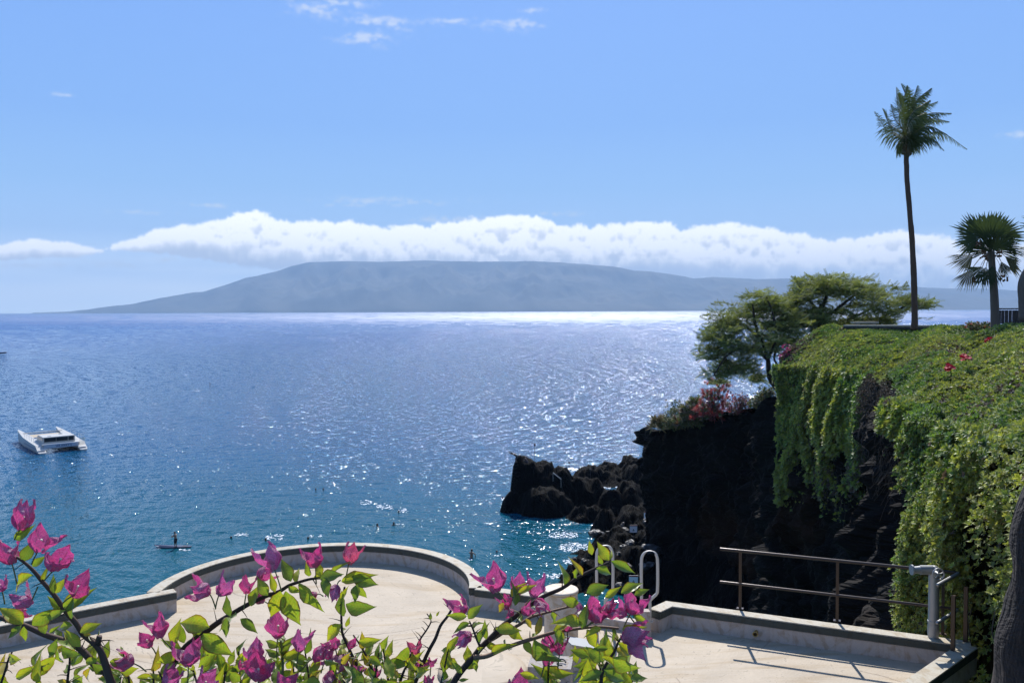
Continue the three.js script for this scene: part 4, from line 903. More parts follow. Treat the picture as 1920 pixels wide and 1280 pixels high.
{
  const D = 46.5, P = (u, v, dz = 0) => at(u, v, D + dz), t = thing('coconut_palm', 'tall slender coconut palm standing on the cliff top', 'palm tree'), r = rng(71);
  mesh('trunk', limb([P(1715.5, 618), P(1715.5, 595), P(1715, 550), P(1713.5, 500), P(1710, 440), P(1705, 380), P(1701, 330), P(1700, 285)], [0.20, 0.165, 0.16, 0.15, 0.14, 0.135, 0.13, 0.13], 12, 0.10, 5), M.palmBark, t);
  mesh('leaf_base', new THREE.LatheGeometry([[0.02, -0.15], [0.16, -0.1], [0.24, 0.25], [0.20, 0.7], [0.08, 1.1], [0.01, 1.2]].map(([x, y]) => new THREE.Vector2(x, y)), 12).translate(...P(1700, 285).toArray()), std(0.16, 0.095, 0.045, 0.9), t);
  const green1 = leafMat(0.070, 0.095, 0.022, 0.35, 0.3, { clearcoat: 0.25 }), green2 = leafMat(0.13, 0.150, 0.03, 0.4, 0.3, { clearcoat: 0.25 }), stalkM = std(0.20, 0.14, 0.06, 0.6);
  const F2 = [[[1690, 256], [1665, 245], [1640, 212], -0.6, 0.5], [[1693, 235], [1684, 200], [1681, 166], 0.8, 0.3], [[1697, 230], [1694, 195], [1701, 163], -1.0, 0.3], [[1702, 232], [1710, 195], [1721, 163], 0.5, 0.3], [[1706, 238], [1724, 205], [1750, 184], 1.2, 0.45], [[1708, 245], [1738, 214], [1776, 206], -0.3, 0.6], [[1708, 256], [1740, 236], [1768, 246], -1.6, 0.7], [[1714, 268], [1758, 246], [1815, 274], 0.3, 1.5], [[1694, 244], [1678, 222], [1671, 198], 1.5, 0.5], [[1692, 262], [1675, 250], [1664, 232], 1.2, 0.6], [[1694, 268], [1682, 272], [1688, 297], 0.2, 0.5], [[1706, 256], [1722, 240], [1742, 252], 1.5, 0.7], [[1700, 240], [1712, 210], [1736, 190], -1.8, 0.4], [[1698, 240], [1702, 205], [1712, 182], 1.6, 0.4], [[1704, 250], [1728, 222], [1756, 222], 1.9, 0.6], [[1696, 250], [1686, 225], [1692, 190], -1.9, 0.4], [[1690, 250], [1668, 232], [1655, 206], 1.0, 0.5], [[1700, 228], [1702, 190], [1690, 160], 0.2, 0.25], [[1704, 232], [1718, 190], [1738, 168], -0.9, 0.3], [[1710, 246], [1744, 222], [1772, 222], 0.9, 0.6], [[1712, 262], [1742, 256], [1762, 276], -0.8, 0.9], [[1698, 236], [1690, 200], [1684, 178], -0.6, 0.35], [[1702, 246], [1714, 222], [1728, 214], -2.2, 0.5]];
  F2.forEach(([a, b, c, dz, dr], i) => {
    const pts = [P(1700, 278), P(a[0], a[1], dz * 0.4), P(b[0], b[1], dz), P(c[0] + (c[0] > 1725 && c[0] < 1800 ? 9 : 0), c[1] + (c[0] > 1745 ? 6 : -3), dz * 1.3)], L = pts[0].distanceTo(pts[3]);
    const [st, lf] = frond(pts, 1.0, V(0.9, 0.1, 0.1), r, dr);
    const f = mesh('frond', lf, i % 3 === 1 ? green2 : green1, t); mesh('stalk', st, stalkM, f);
  });
  for (const [u, v] of [[1706, 287], [1695, 285], [1702, 291], [1708, 280]]) mesh('coconut', new THREE.SphereGeometry(0.13, 10, 8).scale(1, 1.2, 1).translate(...P(u, v, (u % 3) * 0.12 - 0.2).toArray()), std(0.10, 0.07, 0.03, 0.6), t);
}
// fan palms
function fanLeaf(base, tip, face, mat, t, r, grow = 1, sp = 1.25) {
  const d = tip.clone().sub(base), R = d.length() * grow, y = d.clone().normalize(), x = new THREE.Vector3().crossVectors(y, face).normalize(), z = new THREE.Vector3().crossVectors(x, y).normalize(), n = 19, pos = [], idx = [];
  for (let i = 0; i < n; i++) {
    const a = lerp(-sp, sp, (i + 0.5) / n), da = sp / n * 0.98, L = R * (0.72 + 0.28 * Math.cos(a * 0.75)) * lerp(0.78, 1.08, r()), fold = (i % 2 ? 1 : -1) * 0.02, dr = -0.16 * R * (a * a * 0.3);
    const pt = (ang, rad, dz) => base.clone().addScaledVector(y, Math.cos(ang) * rad).addScaledVector(x, Math.sin(ang) * rad).addScaledVector(z, dz + dr * rad / R).addScaledVector(UP, -0.10 * rad * rad / R);
    const k = pos.length / 3, c = base.clone();
    pos.push(...c.toArray(), ...pt(a - da, L * 0.62, fold).toArray(), ...pt(a, L * 0.62, -fold).toArray(), ...pt(a + da, L * 0.62, fold).toArray(), ...pt(a + (r() - 0.5) * 0.06, L, -fold).toArray());
    idx.push(k, k + 1, k + 2, k, k + 2, k + 3, k + 1, k + 4, k + 2, k + 2, k + 4, k + 3);
  }
  return mesh('fan_leaf', geo(pos, null, idx), mat, t);
}
const FANS = [[1838, 445, 1788, 433, -0.3], [1840, 440, 1807, 411, 0.4], [1849, 440, 1842, 396, -0.4], [1860, 440, 1873, 399, 0.4], [1872, 442, 1905, 412, -0.2], [1835, 455, 1793, 458, 0.5], [1825, 478, 1783, 501, -0.3], [1822, 505, 1804, 543, 0.2], [1850, 500, 1845, 545, -0.7], [1862, 498, 1859, 535, -0.6], [1885, 480, 1918, 506, 0.2], [1880, 463, 1922, 460, 0.4], [1878, 490, 1890, 518, -0.3], [1855, 445, 1826, 404, 0.8], [1866, 445, 1890, 402, 0.8], [1856, 472, 1846, 438, -0.8], [1864, 470, 1878, 436, -0.8], [1855, 470, 1822, 446, 0.6], [1865, 468, 1897, 440, 0.6], [1843, 500, 1830, 530, -0.4], [1850, 448, 1858, 405, -0.9]];
function fanPalm(label, D, trunk, du, dv, seed) {
  const P = (u, v, dz = 0) => at(u, v, D + dz), t = thing('fan_palm', label, 'palm tree'), r = rng(seed), g1 = leafMat(0.050, 0.075, 0.018, 0.35, 0.5, { clearcoat: 0.08 }), g2 = leafMat(0.12, 0.11, 0.028, 0.35, 0.5, { clearcoat: 0.08 }), stm = std(0.14, 0.09, 0.04, 0.7);
  mesh('trunk', limb(trunk.map((p) => P(...p)), [0.22, 0.18, 0.165, 0.15, 0.14], 12, 0.08, 5), M.greyBark, t);
  const hub = P(trunk[trunk.length - 1][0], trunk[trunk.length - 1][1]);
  FANS.forEach(([bu, bv, tu, tv, dz], i) => {
    const b = P(bu + du, bv + dv, dz), e = P(tu + du, tv + dv, dz * 1.4), f = fanLeaf(b, e, V((r() - 0.5) * 0.9, 0.35 + (r() - 0.5) * 0.6, 1).normalize(), i === 7 || i === 6 || i === 10 ? g2 : g1, t, r, i < 5 || i === 13 || i === 14 || i > 15 ? 1.2 : 1.02, i < 5 || i === 13 || i === 14 || i > 15 ? 1.15 : 0.72);
    mesh('stalk', limb([hub, hub.clone().lerp(b, 0.5).add(V(0, 0.12, 0)), b], [0.022, 0.014], 5, 0, 3), stm, f);
  });
  for (const [u, v] of [[1838, 458], [1845, 470], [1830, 524], [1883, 521], [1846, 483], [1872, 475]]) {
    const l = []; for (let k = 0; k < 14; k++) l.push(new THREE.SphereGeometry(0.05, 6, 5).translate((r() - 0.5) * 0.26, (r() - 0.5) * 0.26, (r() - 0.5) * 0.2));
    const c = P(u + du, v + dv, -0.5), f = mesh('fruit_cluster', merged(l).translate(...c.toArray()), std(0.17, 0.085, 0.045, 0.8), t);
    mesh('stalk', limb([hub, hub.clone().lerp(c, 0.6).add(V(0, 0.2, 0)), c], [0.012, 0.008], 4, 0, 3), stm, f);
  }
  return t;
}
fanPalm('fan palm with hanging fruit standing before the dark fence', 38, [[1867, 628], [1866.5, 590], [1865, 550], [1862, 510], [1859, 470]], 0, 0, 81);
fanPalm('fan palm cut by the right edge with only a few leaf tips in view', 36, [[1922, 600], [1919, 560], [1918, 530], [1935, 495], [1968, 455]], 134, -14, 82);
const trunkBump = texture(tileNoise(512, (a, b, c, d) => 0.5 + 0.45 * tn(a * 4, b * 4, c * 0.5, d * 0.5, 2.4, 4) + 0.2 * tn(a, b, c, d, 9, 3)), 512, 1);
const trunkMap = texture(tileNoise(512, (a, b, c, d) => { const k = 0.62 + 0.5 * tn(a * 3, b * 3, c * 0.6, d * 0.6, 2.2, 4); return [k, k * 0.97, k * 0.94]; }), 512, 1, true);
// smooth dark trunk close by at the lower right
{
  const t = thing('tree_trunk', 'smooth dark brown trunk in the lower right corner', 'tree'), P = (u, v) => at(u, v, 8.2);
  mesh('trunk', limb([P(1958, 1500), P(1966, 1330), P(1970, 1240), P(1977, 1160), P(1990, 1080), P(2000, 1000), P(2020, 930), P(2060, 850), P(2100, 700)], [0.52, 0.50, 0.45, 0.42, 0.43, 0.44, 0.42, 0.40, 0.38], 28, 0.10, 5), std(0.042, 0.027, 0.020, 0.85, { bumpMap: trunkBump, bumpScale: 0.05, map: trunkMap }), t);
}

// ------------------------------------------------------------------ people, boats, signs and small things on the water and the rocks
function body(bones, cell = 0.022) {                                  // [a, b, ra, rb] tapered capsules joined smoothly into one surface
  const lo = V(1e9, 1e9, 1e9), hi = V(-1e9, -1e9, -1e9);
  for (const [a, b, ra, rb] of bones) for (const [p, q] of [[a, ra], [b, rb]]) { lo.min(p.clone().subScalar(q + 0.08)); hi.max(p.clone().addScalar(q + 0.08)); }
  const size = Math.max(hi.x - lo.x, hi.y - lo.y, hi.z - lo.z), n = Math.min(110, Math.ceil(size / cell)), mc = new MarchingCubes(n, new THREE.MeshBasicMaterial(), false, false, 120000), c = lo.clone().add(hi).multiplyScalar(0.5), p = V(0, 0, 0), ab = V(0, 0, 0);
  for (let z = 0; z < n; z++) for (let y = 0; y < n; y++) for (let x = 0; x < n; x++) {
    p.set((x - n / 2) / (n / 2), (y - n / 2) / (n / 2), (z - n / 2) / (n / 2)).multiplyScalar(size / 2).add(c);
    let e = 0;
    for (const [a, b, ra, rb] of bones) {
      ab.copy(b).sub(a);
      const t = clamp((p.x - a.x) * ab.x + (p.y - a.y) * ab.y + (p.z - a.z) * ab.z, 0, ab.lengthSq()) / Math.max(ab.lengthSq(), 1e-6);
      const d = Math.hypot(p.x - a.x - ab.x * t, p.y - a.y - ab.y * t, p.z - a.z - ab.z * t) - lerp(ra, rb, t);
      e += Math.exp(-d / 0.018);
    }
    mc.field[x + y * n + z * n * n] = Math.log(Math.max(e, 1e-30)) * 0.018;
  }
  mc.isolation = 0;
  mc.update();
  const g = new THREE.BufferGeometry(), k = mc.count;
  g.setAttribute('position', new THREE.Float32BufferAttribute(Array.from(mc.positionArray.subarray(0, k * 3)), 3));
  g.setAttribute('normal', new THREE.Float32BufferAttribute(Array.from(mc.normalArray.subarray(0, k * 3)), 3));
  g.scale(size / 2, size / 2, size / 2).translate(c.x, c.y, c.z);
  g.computeVertexNormals();
  return g;
}
const skin = std(0.30, 0.17, 0.11, 0.55), darkSkin = std(0.10, 0.055, 0.035, 0.5), hairM = std(0.015, 0.011, 0.009, 0.6), shortsM = std(0.012, 0.012, 0.018, 0.7), capM = std(0.02, 0.02, 0.025, 0.7);
// a figure from joints; everything in metres from its feet, facing +x
function figure(t, J, mat, shorts = true) {
  const b = [[J.pelvis, J.chest, 0.125, 0.135], [J.chest, J.neck, 0.125, 0.055], [J.neck, J.head, 0.05, 0.075], [J.head, J.head.clone().add(J.up.clone().multiplyScalar(0.07)), 0.088, 0.09], [J.head.clone().add(J.face.clone().multiplyScalar(0.07)), J.head.clone().add(J.face.clone().multiplyScalar(0.105)).addScaledVector(J.up, -0.02), 0.03, 0.018]];
  for (const s of ['L', 'R']) {
    b.push([J.chest.clone().lerp(J.neck, 0.55), J['sh' + s], 0.07, 0.062], [J['sh' + s], J['el' + s], 0.052, 0.040], [J['el' + s], J['ha' + s], 0.040, 0.028], [J['ha' + s], J['ha' + s].clone().add(J['ha' + s].clone().sub(J['el' + s]).setLength(0.13)), 0.032, 0.014]);
    b.push([J.pelvis, J['hip' + s], 0.11, 0.095], [J['hip' + s], J['kn' + s], 0.090, 0.058], [J['kn' + s], J['an' + s], 0.058, 0.038], [J['an' + s], J['an' + s].clone().addScaledVector(J.toe, 0.19).add(V(0, -0.045, 0)), 0.042, 0.026]);
  }
  const m = mesh('body', body(b), mat, t);
  if (shorts) {
    const q = [[J.pelvis.clone().lerp(J.chest, 0.12), J.pelvis, 0.142, 0.14]];
    for (const s of ['L', 'R']) q.push([J.pelvis, J['hip' + s], 0.13, 0.118], [J['hip' + s], J['hip' + s].clone().lerp(J['kn' + s], 0.8), 0.115, 0.088]);
    mesh('shorts', body(q), shortsM, m);
  }
  mesh('hair', new THREE.SphereGeometry(0.104, 14, 10, 0, 6.3, 0, 1.75).applyQuaternion(new THREE.Quaternion().setFromUnitVectors(UP, J.up.clone().addScaledVector(J.face, -0.35).normalize())).translate(...J.head.clone().addScaledVector(J.up, 0.055).addScaledVector(J.face, -0.012).toArray()), hairM, m);
  return m;
}
{
  // paddle boarder, facing left
  const p = on(329, 1026, 0.12), t = thing('person', 'bare backed person in dark shorts standing on a paddle board, arms forward', 'person', p, 2.9);
  figure(t, { pelvis: V(0, 0.86, 0), chest: V(0.05, 1.22, 0), neck: V(0.07, 1.41, 0), head: V(0.10, 1.53, 0), up: V(0.1, 1, 0).normalize(), face: X1, toe: V(0.96, 0, 0.1), shL: V(0.06, 1.34, 0.18), shR: V(0.06, 1.34, -0.18), elL: V(0.27, 1.18, 0.16), elR: V(0.25, 1.14, -0.18), haL: V(0.50, 1.16, 0.06), haR: V(0.46, 1.06, -0.07), hipL: V(0, 0.82, 0.09), hipR: V(0, 0.82, -0.09), knL: V(0.05, 0.46, 0.12), knR: V(0.04, 0.46, -0.12), anL: V(0, 0.08, 0.13), anR: V(0, 0.08, -0.13) }, skin);
  const q = on(326, 1026, 0), b = thing('paddle_board', 'long paddle board with a pale nose under the standing person', 'paddle board', V(q.x, 0.0, q.z), 0.05), s = new THREE.Shape();
  s.moveTo(-2.05, 0); s.bezierCurveTo(-1.7, 0.34, -0.9, 0.40, 0.2, 0.38); s.bezierCurveTo(1.2, 0.36, 1.6, 0.3, 1.75, 0.16); s.lineTo(1.75, -0.16); s.bezierCurveTo(1.6, -0.3, 1.2, -0.36, 0.2, -0.38); s.bezierCurveTo(-0.9, -0.40, -1.7, -0.34, -2.05, 0);
  const hull = new THREE.ExtrudeGeometry(s, { depth: 0.08, bevelEnabled: true, bevelSize: 0.02, bevelThickness: 0.02, bevelSegments: 2 }).rotateX(-Math.PI / 2).translate(0, 0.02, 0), hp = hull.attributes.position;
  for (let i = 0; i < hp.count; i++) { const x = hp.getX(i); if (x < -0.9) hp.setY(i, hp.getY(i) + (x + 0.9) * (x + 0.9) * 0.16); }
  hull.computeVertexNormals();
  mesh('hull', hull, std(0.04, 0.05, 0.09, 0.35), b);
  mesh('nose', new THREE.SphereGeometry(1, 20, 12).scale(0.62, 0.055, 0.29).rotateZ(-0.16).translate(-1.42, 0.15, 0), std(0.78, 0.78, 0.76, 0.3), b);
  mesh('deck_pad', box(2.2, 0.014, 0.66, 0.3, 0.128, 0), std(0.03, 0.035, 0.06, 0.8), b);
}
{
  // two figures on top of the outcrop
  const top = (u, v, d) => { const q = at(u, v, d); return V(q.x, Math.max(q.y, shoreHeight(q.x, q.z)), q.z); };
  const p = at(968, 860, 107); p.y = Math.max(shoreHeight(p.x, p.z), at(968, 858, 107).y - 0.6);
  const t = thing('person', 'dark silhouetted person bending far forward on the left end of the outcrop', 'person', p, Math.PI);
  figure(t, { pelvis: V(-0.10, 0.80, 0), chest: V(0.22, 1.02, 0), neck: V(0.40, 1.13, 0), head: V(0.53, 1.20, 0), up: V(0.8, 0.6, 0), face: V(0.6, -0.8, 0), toe: X1, shL: V(0.36, 1.06, 0.17), shR: V(0.36, 1.06, -0.17), elL: V(0.58, 1.12, 0.18), elR: V(0.56, 1.08, -0.18), haL: V(0.82, 1.26, 0.12), haR: V(0.80, 1.22, -0.12), hipL: V(-0.10, 0.76, 0.09), hipR: V(-0.10, 0.76, -0.09), knL: V(0.10, 0.42, 0.1), knR: V(0.10, 0.42, -0.1), anL: V(-0.06, 0.08, 0.1), anR: V(-0.06, 0.08, -0.1) }, darkSkin);
  const p2 = at(987, 866, 107); p2.y = Math.max(shoreHeight(p2.x, p2.z), at(987, 868, 107).y - 0.2);
  const t2 = thing('person', 'dark silhouetted person crouching on the outcrop behind the bending one', 'person', p2, Math.PI * 0.9);
  figure(t2, { pelvis: V(-0.12, 0.34, 0), chest: V(0.12, 0.66, 0), neck: V(0.2, 0.82, 0), head: V(0.27, 0.92, 0), up: V(0.3, 0.95, 0).normalize(), face: V(0.95, -0.3, 0), toe: X1, shL: V(0.17, 0.75, 0.17), shR: V(0.17, 0.75, -0.17), elL: V(0.36, 0.55, 0.2), elR: V(0.36, 0.55, -0.2), haL: V(0.52, 0.4, 0.1), haR: V(0.52, 0.4, -0.1), hipL: V(-0.12, 0.3, 0.1), hipR: V(-0.12, 0.3, -0.1), knL: V(0.26, 0.46, 0.17), knR: V(0.26, 0.46, -0.17), anL: V(0.0, 0.08, 0.14), anR: V(0.0, 0.08, -0.14) }, darkSkin);
}
// foam and splashes: white blobs, by the rocks also standing for sun glitter
const foamGlintM = std(0.80, 0.82, 0.84, 0.8), foamGlintG = (() => { const g = new THREE.IcosahedronGeometry(1, 1), p = g.attributes.position; for (let i = 0; i < p.count; i++) { const k = 1 + 0.4 * N3(p.getX(i) * 2, p.getY(i) * 2, p.getZ(i) * 2); p.setXYZ(i, p.getX(i) * k, p.getY(i) * k, p.getZ(i) * k); } g.computeVertexNormals(); return g; })();
const foam = [], fr = rng(91);
function splash(u, v, w, h, n, s = 0.12) { for (let k = 0; k < n; k++) { const a = fr() * 6.3, q = Math.sqrt(fr()), p = on(u + Math.cos(a) * w / 2 * q, v + Math.sin(a) * h / 2 * q, 0), z = s * lerp(0.4, 1.5, fr()); foam.push(xform(V(p.x, 0.01, p.z), Q(0, fr() * 6.3, 0), V(z * lerp(1.2, 2.6, fr()), z * 0.22, z))); } }
// swimmers: head, shoulders and an arm over the water
{
  const spots = [[591, 918, 'dark haired swimmer far out, left one of the close pair'], [606, 918, 'dark haired swimmer far out, right one of the close pair'], [708, 987, 'swimmer upright in the water, left of the two above the round bay'], [738, 984, 'swimmer upright in the water with a short line of foam behind'], [432, 1009, 'swimmer leaving a long slanting trail of foam, nearest the paddle board'], [498, 1013, 'swimmer in a patch of splashing foam above the large pink flower'], [578, 1010, 'swimmer low in the water above the upright pink flower'], [747, 960, 'swimmer face down in a white splash, middle of the water'], [884, 1045, 'swimmer with bare shoulders out of the water, close behind the round parapet'], [932, 1036, 'snorkelling swimmer in a pale top near the rocky shore'], [943, 934, 'swimmer beside the left foot of the outcrop'], [1067, 868, 'swimmer far off in the glitter behind the outcrop'], [393, 719, 'lone swimmer far out in the open blue water']];
  spots.forEach(([u, v, label], i) => {
    const p = on(u, v, 0), up = i === 8 ? 0.40 : i === 2 || i === 3 ? -0.05 : -0.17, far = v < 800, k = far ? 1.5 : 1.12, t = thing('swimmer', label, 'swimmer', V(p.x, 0, p.z), i * 1.7);
    const b = [[V(0, up - 0.4, 0), V(0, up, 0), 0.13, 0.13], [V(0, up, 0), V(0.04, up + 0.14, 0), 0.09, 0.055], [V(0.05, up + 0.2, 0), V(0.05, up + 0.29, 0), 0.088, 0.09]];
    for (const s of [-1, 1]) b.push([V(0, up + 0.04, 0.05 * s), V(0, up + 0.02, 0.19 * s), 0.075, 0.062], [V(0, up + 0.02, 0.19 * s), V(0.22, up - 0.12, 0.24 * s), 0.05, 0.04], [V(0.22, up - 0.12, 0.24 * s), V(0.42, -0.04, 0.16 * s), 0.04, 0.03]);
    const m = mesh('body', body(b, 0.03).scale(k, k, k), i === 9 ? std(0.55, 0.55, 0.58, 0.7) : i === 8 ? skin : darkSkin, t);
    mesh('hair', new THREE.SphereGeometry(0.105 * k, 12, 9, 0, 6.3, 0, 1.9).translate(0.04 * k, (up + 0.28) * k, 0), hairM, m);
  });
  splash(452, 1003, 34, 6, 16, 0.07); splash(514, 1007, 40, 12, 34, 0.08); splash(594, 1005, 26, 5, 12, 0.07); splash(684, 942, 26, 9, 20, 0.09); splash(720, 950, 36, 12, 30, 0.09); splash(757, 957, 22, 8, 18, 0.09); splash(750, 983, 20, 2, 8, 0.06); splash(347, 1031, 26, 4, 16, 0.06); splash(932, 1041, 8, 3, 4, 0.07); splash(881, 1049, 12, 3, 5, 0.07); splash(943, 935, 8, 4, 6);
  // wash along the rocks, with sun glitter on the chop modelled as white blobs
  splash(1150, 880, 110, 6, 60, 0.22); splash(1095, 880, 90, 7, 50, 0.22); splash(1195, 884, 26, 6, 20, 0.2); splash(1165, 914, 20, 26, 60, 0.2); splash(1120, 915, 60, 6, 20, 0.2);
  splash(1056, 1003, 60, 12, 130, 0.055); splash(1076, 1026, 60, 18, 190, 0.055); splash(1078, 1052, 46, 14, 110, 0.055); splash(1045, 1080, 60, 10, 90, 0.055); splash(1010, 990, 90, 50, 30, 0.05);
  tag(instanced('sea_foam_glints', foamGlintG, foamGlintM, foam, null, null, 'stuff'), 'white foam, splashes and modelled sun glints on the sea by the rocks and swimmers');
}
// catamaran
{
  const sl = on(70, 853, 0), sr = on(167, 846, 0), beam = V(6.25, 0, -5.3), c = sl.clone().addScaledVector(beam, 0.5), hb = beam.length() / 2 - 0.75;
  const t = thing('catamaran', 'white power catamaran with a dark windowed cabin anchored at the far left', 'catamaran', V(c.x, 0, c.z), Math.atan2(-beam.z, beam.x));   // +x along the beam to the right, -z forward
  const white = std(0.50, 0.475, 0.42, 0.4), shade = std(0.50, 0.50, 0.50, 0.4), dark = std(0.012, 0.014, 0.018, 0.15), tan = std(0.42, 0.33, 0.22, 0.6);
  const L = 20.5;
  for (const s of [-1, 1]) {
    const pos = [], idx = [], N = 26, K = 9;
    for (let i = 0; i <= N; i++) {
      const q = i / N, z = -q * L, w = 0.78 * (q < 0.6 ? lerp(0.85, 1, q / 0.6) : Math.pow(Math.max(0, 1 - (q - 0.6) / 0.4), 0.62)), deck = q < 0.10 ? lerp(0.25, 1.15, q / 0.10) : lerp(1.35, 2.25, Math.pow((q - 0.1) / 0.9, 1.4)), rake = q > 0.85 ? (q - 0.85) * 4 : 0;
      for (let j = 0; j <= K; j++) { const a = lerp(-Math.PI / 2, Math.PI * 1.5, j / K) , u = j / K; const prof = u < 0.5 ? [-1, lerp(deck, -0.5, u * 2)] : [1, lerp(-0.5, deck, (u - 0.5) * 2)]; const narrow = clamp((prof[1] + 0.6) / 0.9, 0.12, 1); pos.push(s * hb + prof[0] * w * narrow, prof[1], z - rake * clamp(prof[1] / 2) * 0.8); }
    }
    for (let i = 0; i < N; i++) for (let j = 0; j < K; j++) { const a = i * (K + 1) + j, b = a + K + 1; idx.push(a, a + 1, b, b, a + 1, b + 1); }
    for (let i = 0; i < N; i++) { const a = i * (K + 1), b = a + K + 1; idx.push(a, b, a + K, b, b + K, a + K); }
    for (let j = 1; j < K; j++) idx.push(0, j + 1, j);
    const h = mesh('hull', flat(geo(pos, null, idx)), white, t);
    mesh('step', box(1.1, 0.06, 0.5, s * hb, 0.62, -0.75), shade, h);
    mesh('hull_stripe', box(0.02, 0.12, 9.5, s * (hb - 0.79 * s * s) - (s > 0 ? 0 : 1.58) + (s > 0 ? 1.6 : 0), 0.85, -6.2), std(0.05, 0.09, 0.2, 0.4), h);
  }
  mesh('bridge_deck', box(hb * 2 - 0.6, 0.5, 9.5, 0, 1.2, -6.4), white, t);
  const beamM = mesh('stern_beam', box(hb * 2 - 1.0, 0.75, 0.35, 0, 1.15, -1.55), std(0.45, 0.47, 0.50, 0.5), t);
  const cv = document.createElement('canvas'); cv.width = 512; cv.height = 96;
  const cx = cv.getContext('2d'); cx.fillStyle = '#b6bac0'; cx.fillRect(0, 0, 512, 96); cx.fillStyle = '#14224a'; cx.font = 'bold 74px sans-serif'; cx.textAlign = 'center'; cx.textBaseline = 'middle'; cx.fillText("'AR ANKY'S", 256, 50);
  const ct = new THREE.CanvasTexture(cv); ct.colorSpace = THREE.SRGBColorSpace;
  mesh('name_panel', new THREE.PlaneGeometry(3.6, 0.66).translate(0.35, 1.15, -1.368), new THREE.MeshStandardMaterial({ map: ct, roughness: 0.5 }), beamM);
  const cab = mesh('cabin', new THREE.BoxGeometry(5.2, 1.2, 5.4, 4, 2, 4).translate(0, 2.0, -5.6), white, t), cp = cab.geometry.attributes.position;
  for (let i = 0; i < cp.count; i++) if (cp.getZ(i) < -7.5 && cp.getY(i) > 2.1) cp.setZ(i, cp.getZ(i) + 1.1);
  cab.geometry.computeVertexNormals();
  for (const [x, w] of [[-1.5, 1.9], [0.45, 1.9], [1.95, 0.9]]) mesh('window', box(w, 0.72, 0.05, x, 2.1, -2.885), dark, cab);
  for (const s of [-1, 1]) mesh('window', box(0.05, 0.5, 3.6, s * 2.605, 2.2, -5.2), dark, cab);
  mesh('roof', new THREE.CylinderGeometry(8, 8, 6.6, 20, 1, false, -0.37, 0.74).rotateX(Math.PI / 2).rotateZ(Math.PI).scale(1, 0.5, 1).rotateZ(Math.PI).translate(0, -1.38, -5.4), white, t);
  for (const [x, z] of [[-1.4, -4], [0.9, -6.2], [1.6, -4.4]]) mesh('hatch', box(0.6, 0.05, 0.5, x, 2.65 - x * x * 0.03, z), dark, t);
  mesh('trampoline', box(hb * 2 - 1.3, 0.05, 4.6, 0, 1.65, -13.6), tan, t);
  mesh('front_beam', new THREE.CylinderGeometry(0.09, 0.09, hb * 2, 8).rotateZ(Math.PI / 2).translate(0, 2.0, -16), white, t);
  mesh('bench', box(3.6, 0.45, 0.6, -0.4, 1.7, -9.6), tan, t);
  for (const s of [-1, 1]) { const l = []; for (let k = 0; k < 6; k++) l.push(new THREE.CylinderGeometry(0.025, 0.025, 0.8, 6).translate(s * (hb + 0.55), 2.0 + k * 0.03, -2.2 - k * 1.9)); l.push(new THREE.CylinderGeometry(0.022, 0.022, 9.6, 6).rotateX(Math.PI / 2 - 0.016 * -1).translate(s * (hb + 0.55), 2.45, -6.9)); mesh('guard_rail', merged(l), white, t); }
  const l = []; for (let k = 0; k < 5; k++) l.push(box(0.05, 1.25, 0.05, hb - 0.4 + k * 0.2, 1.6, -0.9)); l.push(box(0.95, 0.05, 0.05, hb, 2.2, -0.9)); mesh('boarding_rail', merged(l), std(0.6, 0.5, 0.3, 0.5), t);
}
// small boat cut by the left edge
{
  const p = on(-12, 664, 0), t = thing('dinghy', 'dark low boat cut off by the left edge, far out', 'boat', V(p.x, 0, p.z), 0.1), s = [];
  const c = new THREE.CatmullRomCurve3([V(-5, 0.7, 1.3), V(2, 0.7, 1.4), V(5.5, 0.8, 0.8), V(6.9, 1.0, 0), V(5.5, 0.8, -0.8), V(2, 0.7, -1.4), V(-5, 0.7, -1.3)]);
  mesh('tube', new THREE.TubeGeometry(c, 60, 0.42, 10), std(0.02, 0.025, 0.05, 0.5), t);
  mesh('floor', box(9.5, 0.2, 2.2, -0.6, 0.4, 0), std(0.16, 0.2, 0.3, 0.6), t);
}
// warning signs among the boulders
{
  const cv = document.createElement('canvas'); cv.width = 128; cv.height = 128;
  const cx = cv.getContext('2d'); cx.fillStyle = '#e9e9ea'; cx.fillRect(0, 0, 128, 128); cx.fillStyle = '#8e2f28'; cx.fillRect(0, 0, 128, 20);
  cx.fillStyle = '#2a2a2c'; cx.beginPath(); cx.moveTo(64, 64); cx.lineTo(84, 102); cx.lineTo(44, 102); cx.fill(); cx.fillStyle = '#e9e9ea'; cx.fillRect(61, 78, 6, 14);
  const ct = new THREE.CanvasTexture(cv); ct.colorSpace = THREE.SRGBColorSpace;
  const face = new THREE.MeshStandardMaterial({ map: ct, roughness: 0.6 }), back = std(0.5, 0.5, 0.5, 0.6), postM = std(0.05, 0.05, 0.05, 0.7);
  [[1188, 991, 84, 14, 'white warning sign with a red top band among the upper boulders'], [1188, 1087, 64, 17, 'white warning sign with a black triangle between the two handrails'], [1213, 966, 88, 12, 'dim warning sign turned sideways at the cliff foot']].forEach(([u, v, d, w, label], i) => {
    const p = at(u, v, d), s = w * d / F, g = Math.min(p.y - s, shoreHeight(p.x, p.z)), t = thing('warning_sign', label, 'sign', V(p.x, p.y, p.z), [0.05, -0.05, -0.7][i]);
    const bd = mesh('board', box(s, s * 1.05, 0.03), back, t);
    mesh('face', new THREE.PlaneGeometry(s * 0.98, s * 1.03).translate(0, 0, 0.018), face, bd);
    mesh('post', new THREE.CylinderGeometry(0.03, 0.03, p.y - g + 0.4, 8).translate(0, (g - 0.4 - p.y) / 2, -0.05), postM, t);
  });
}
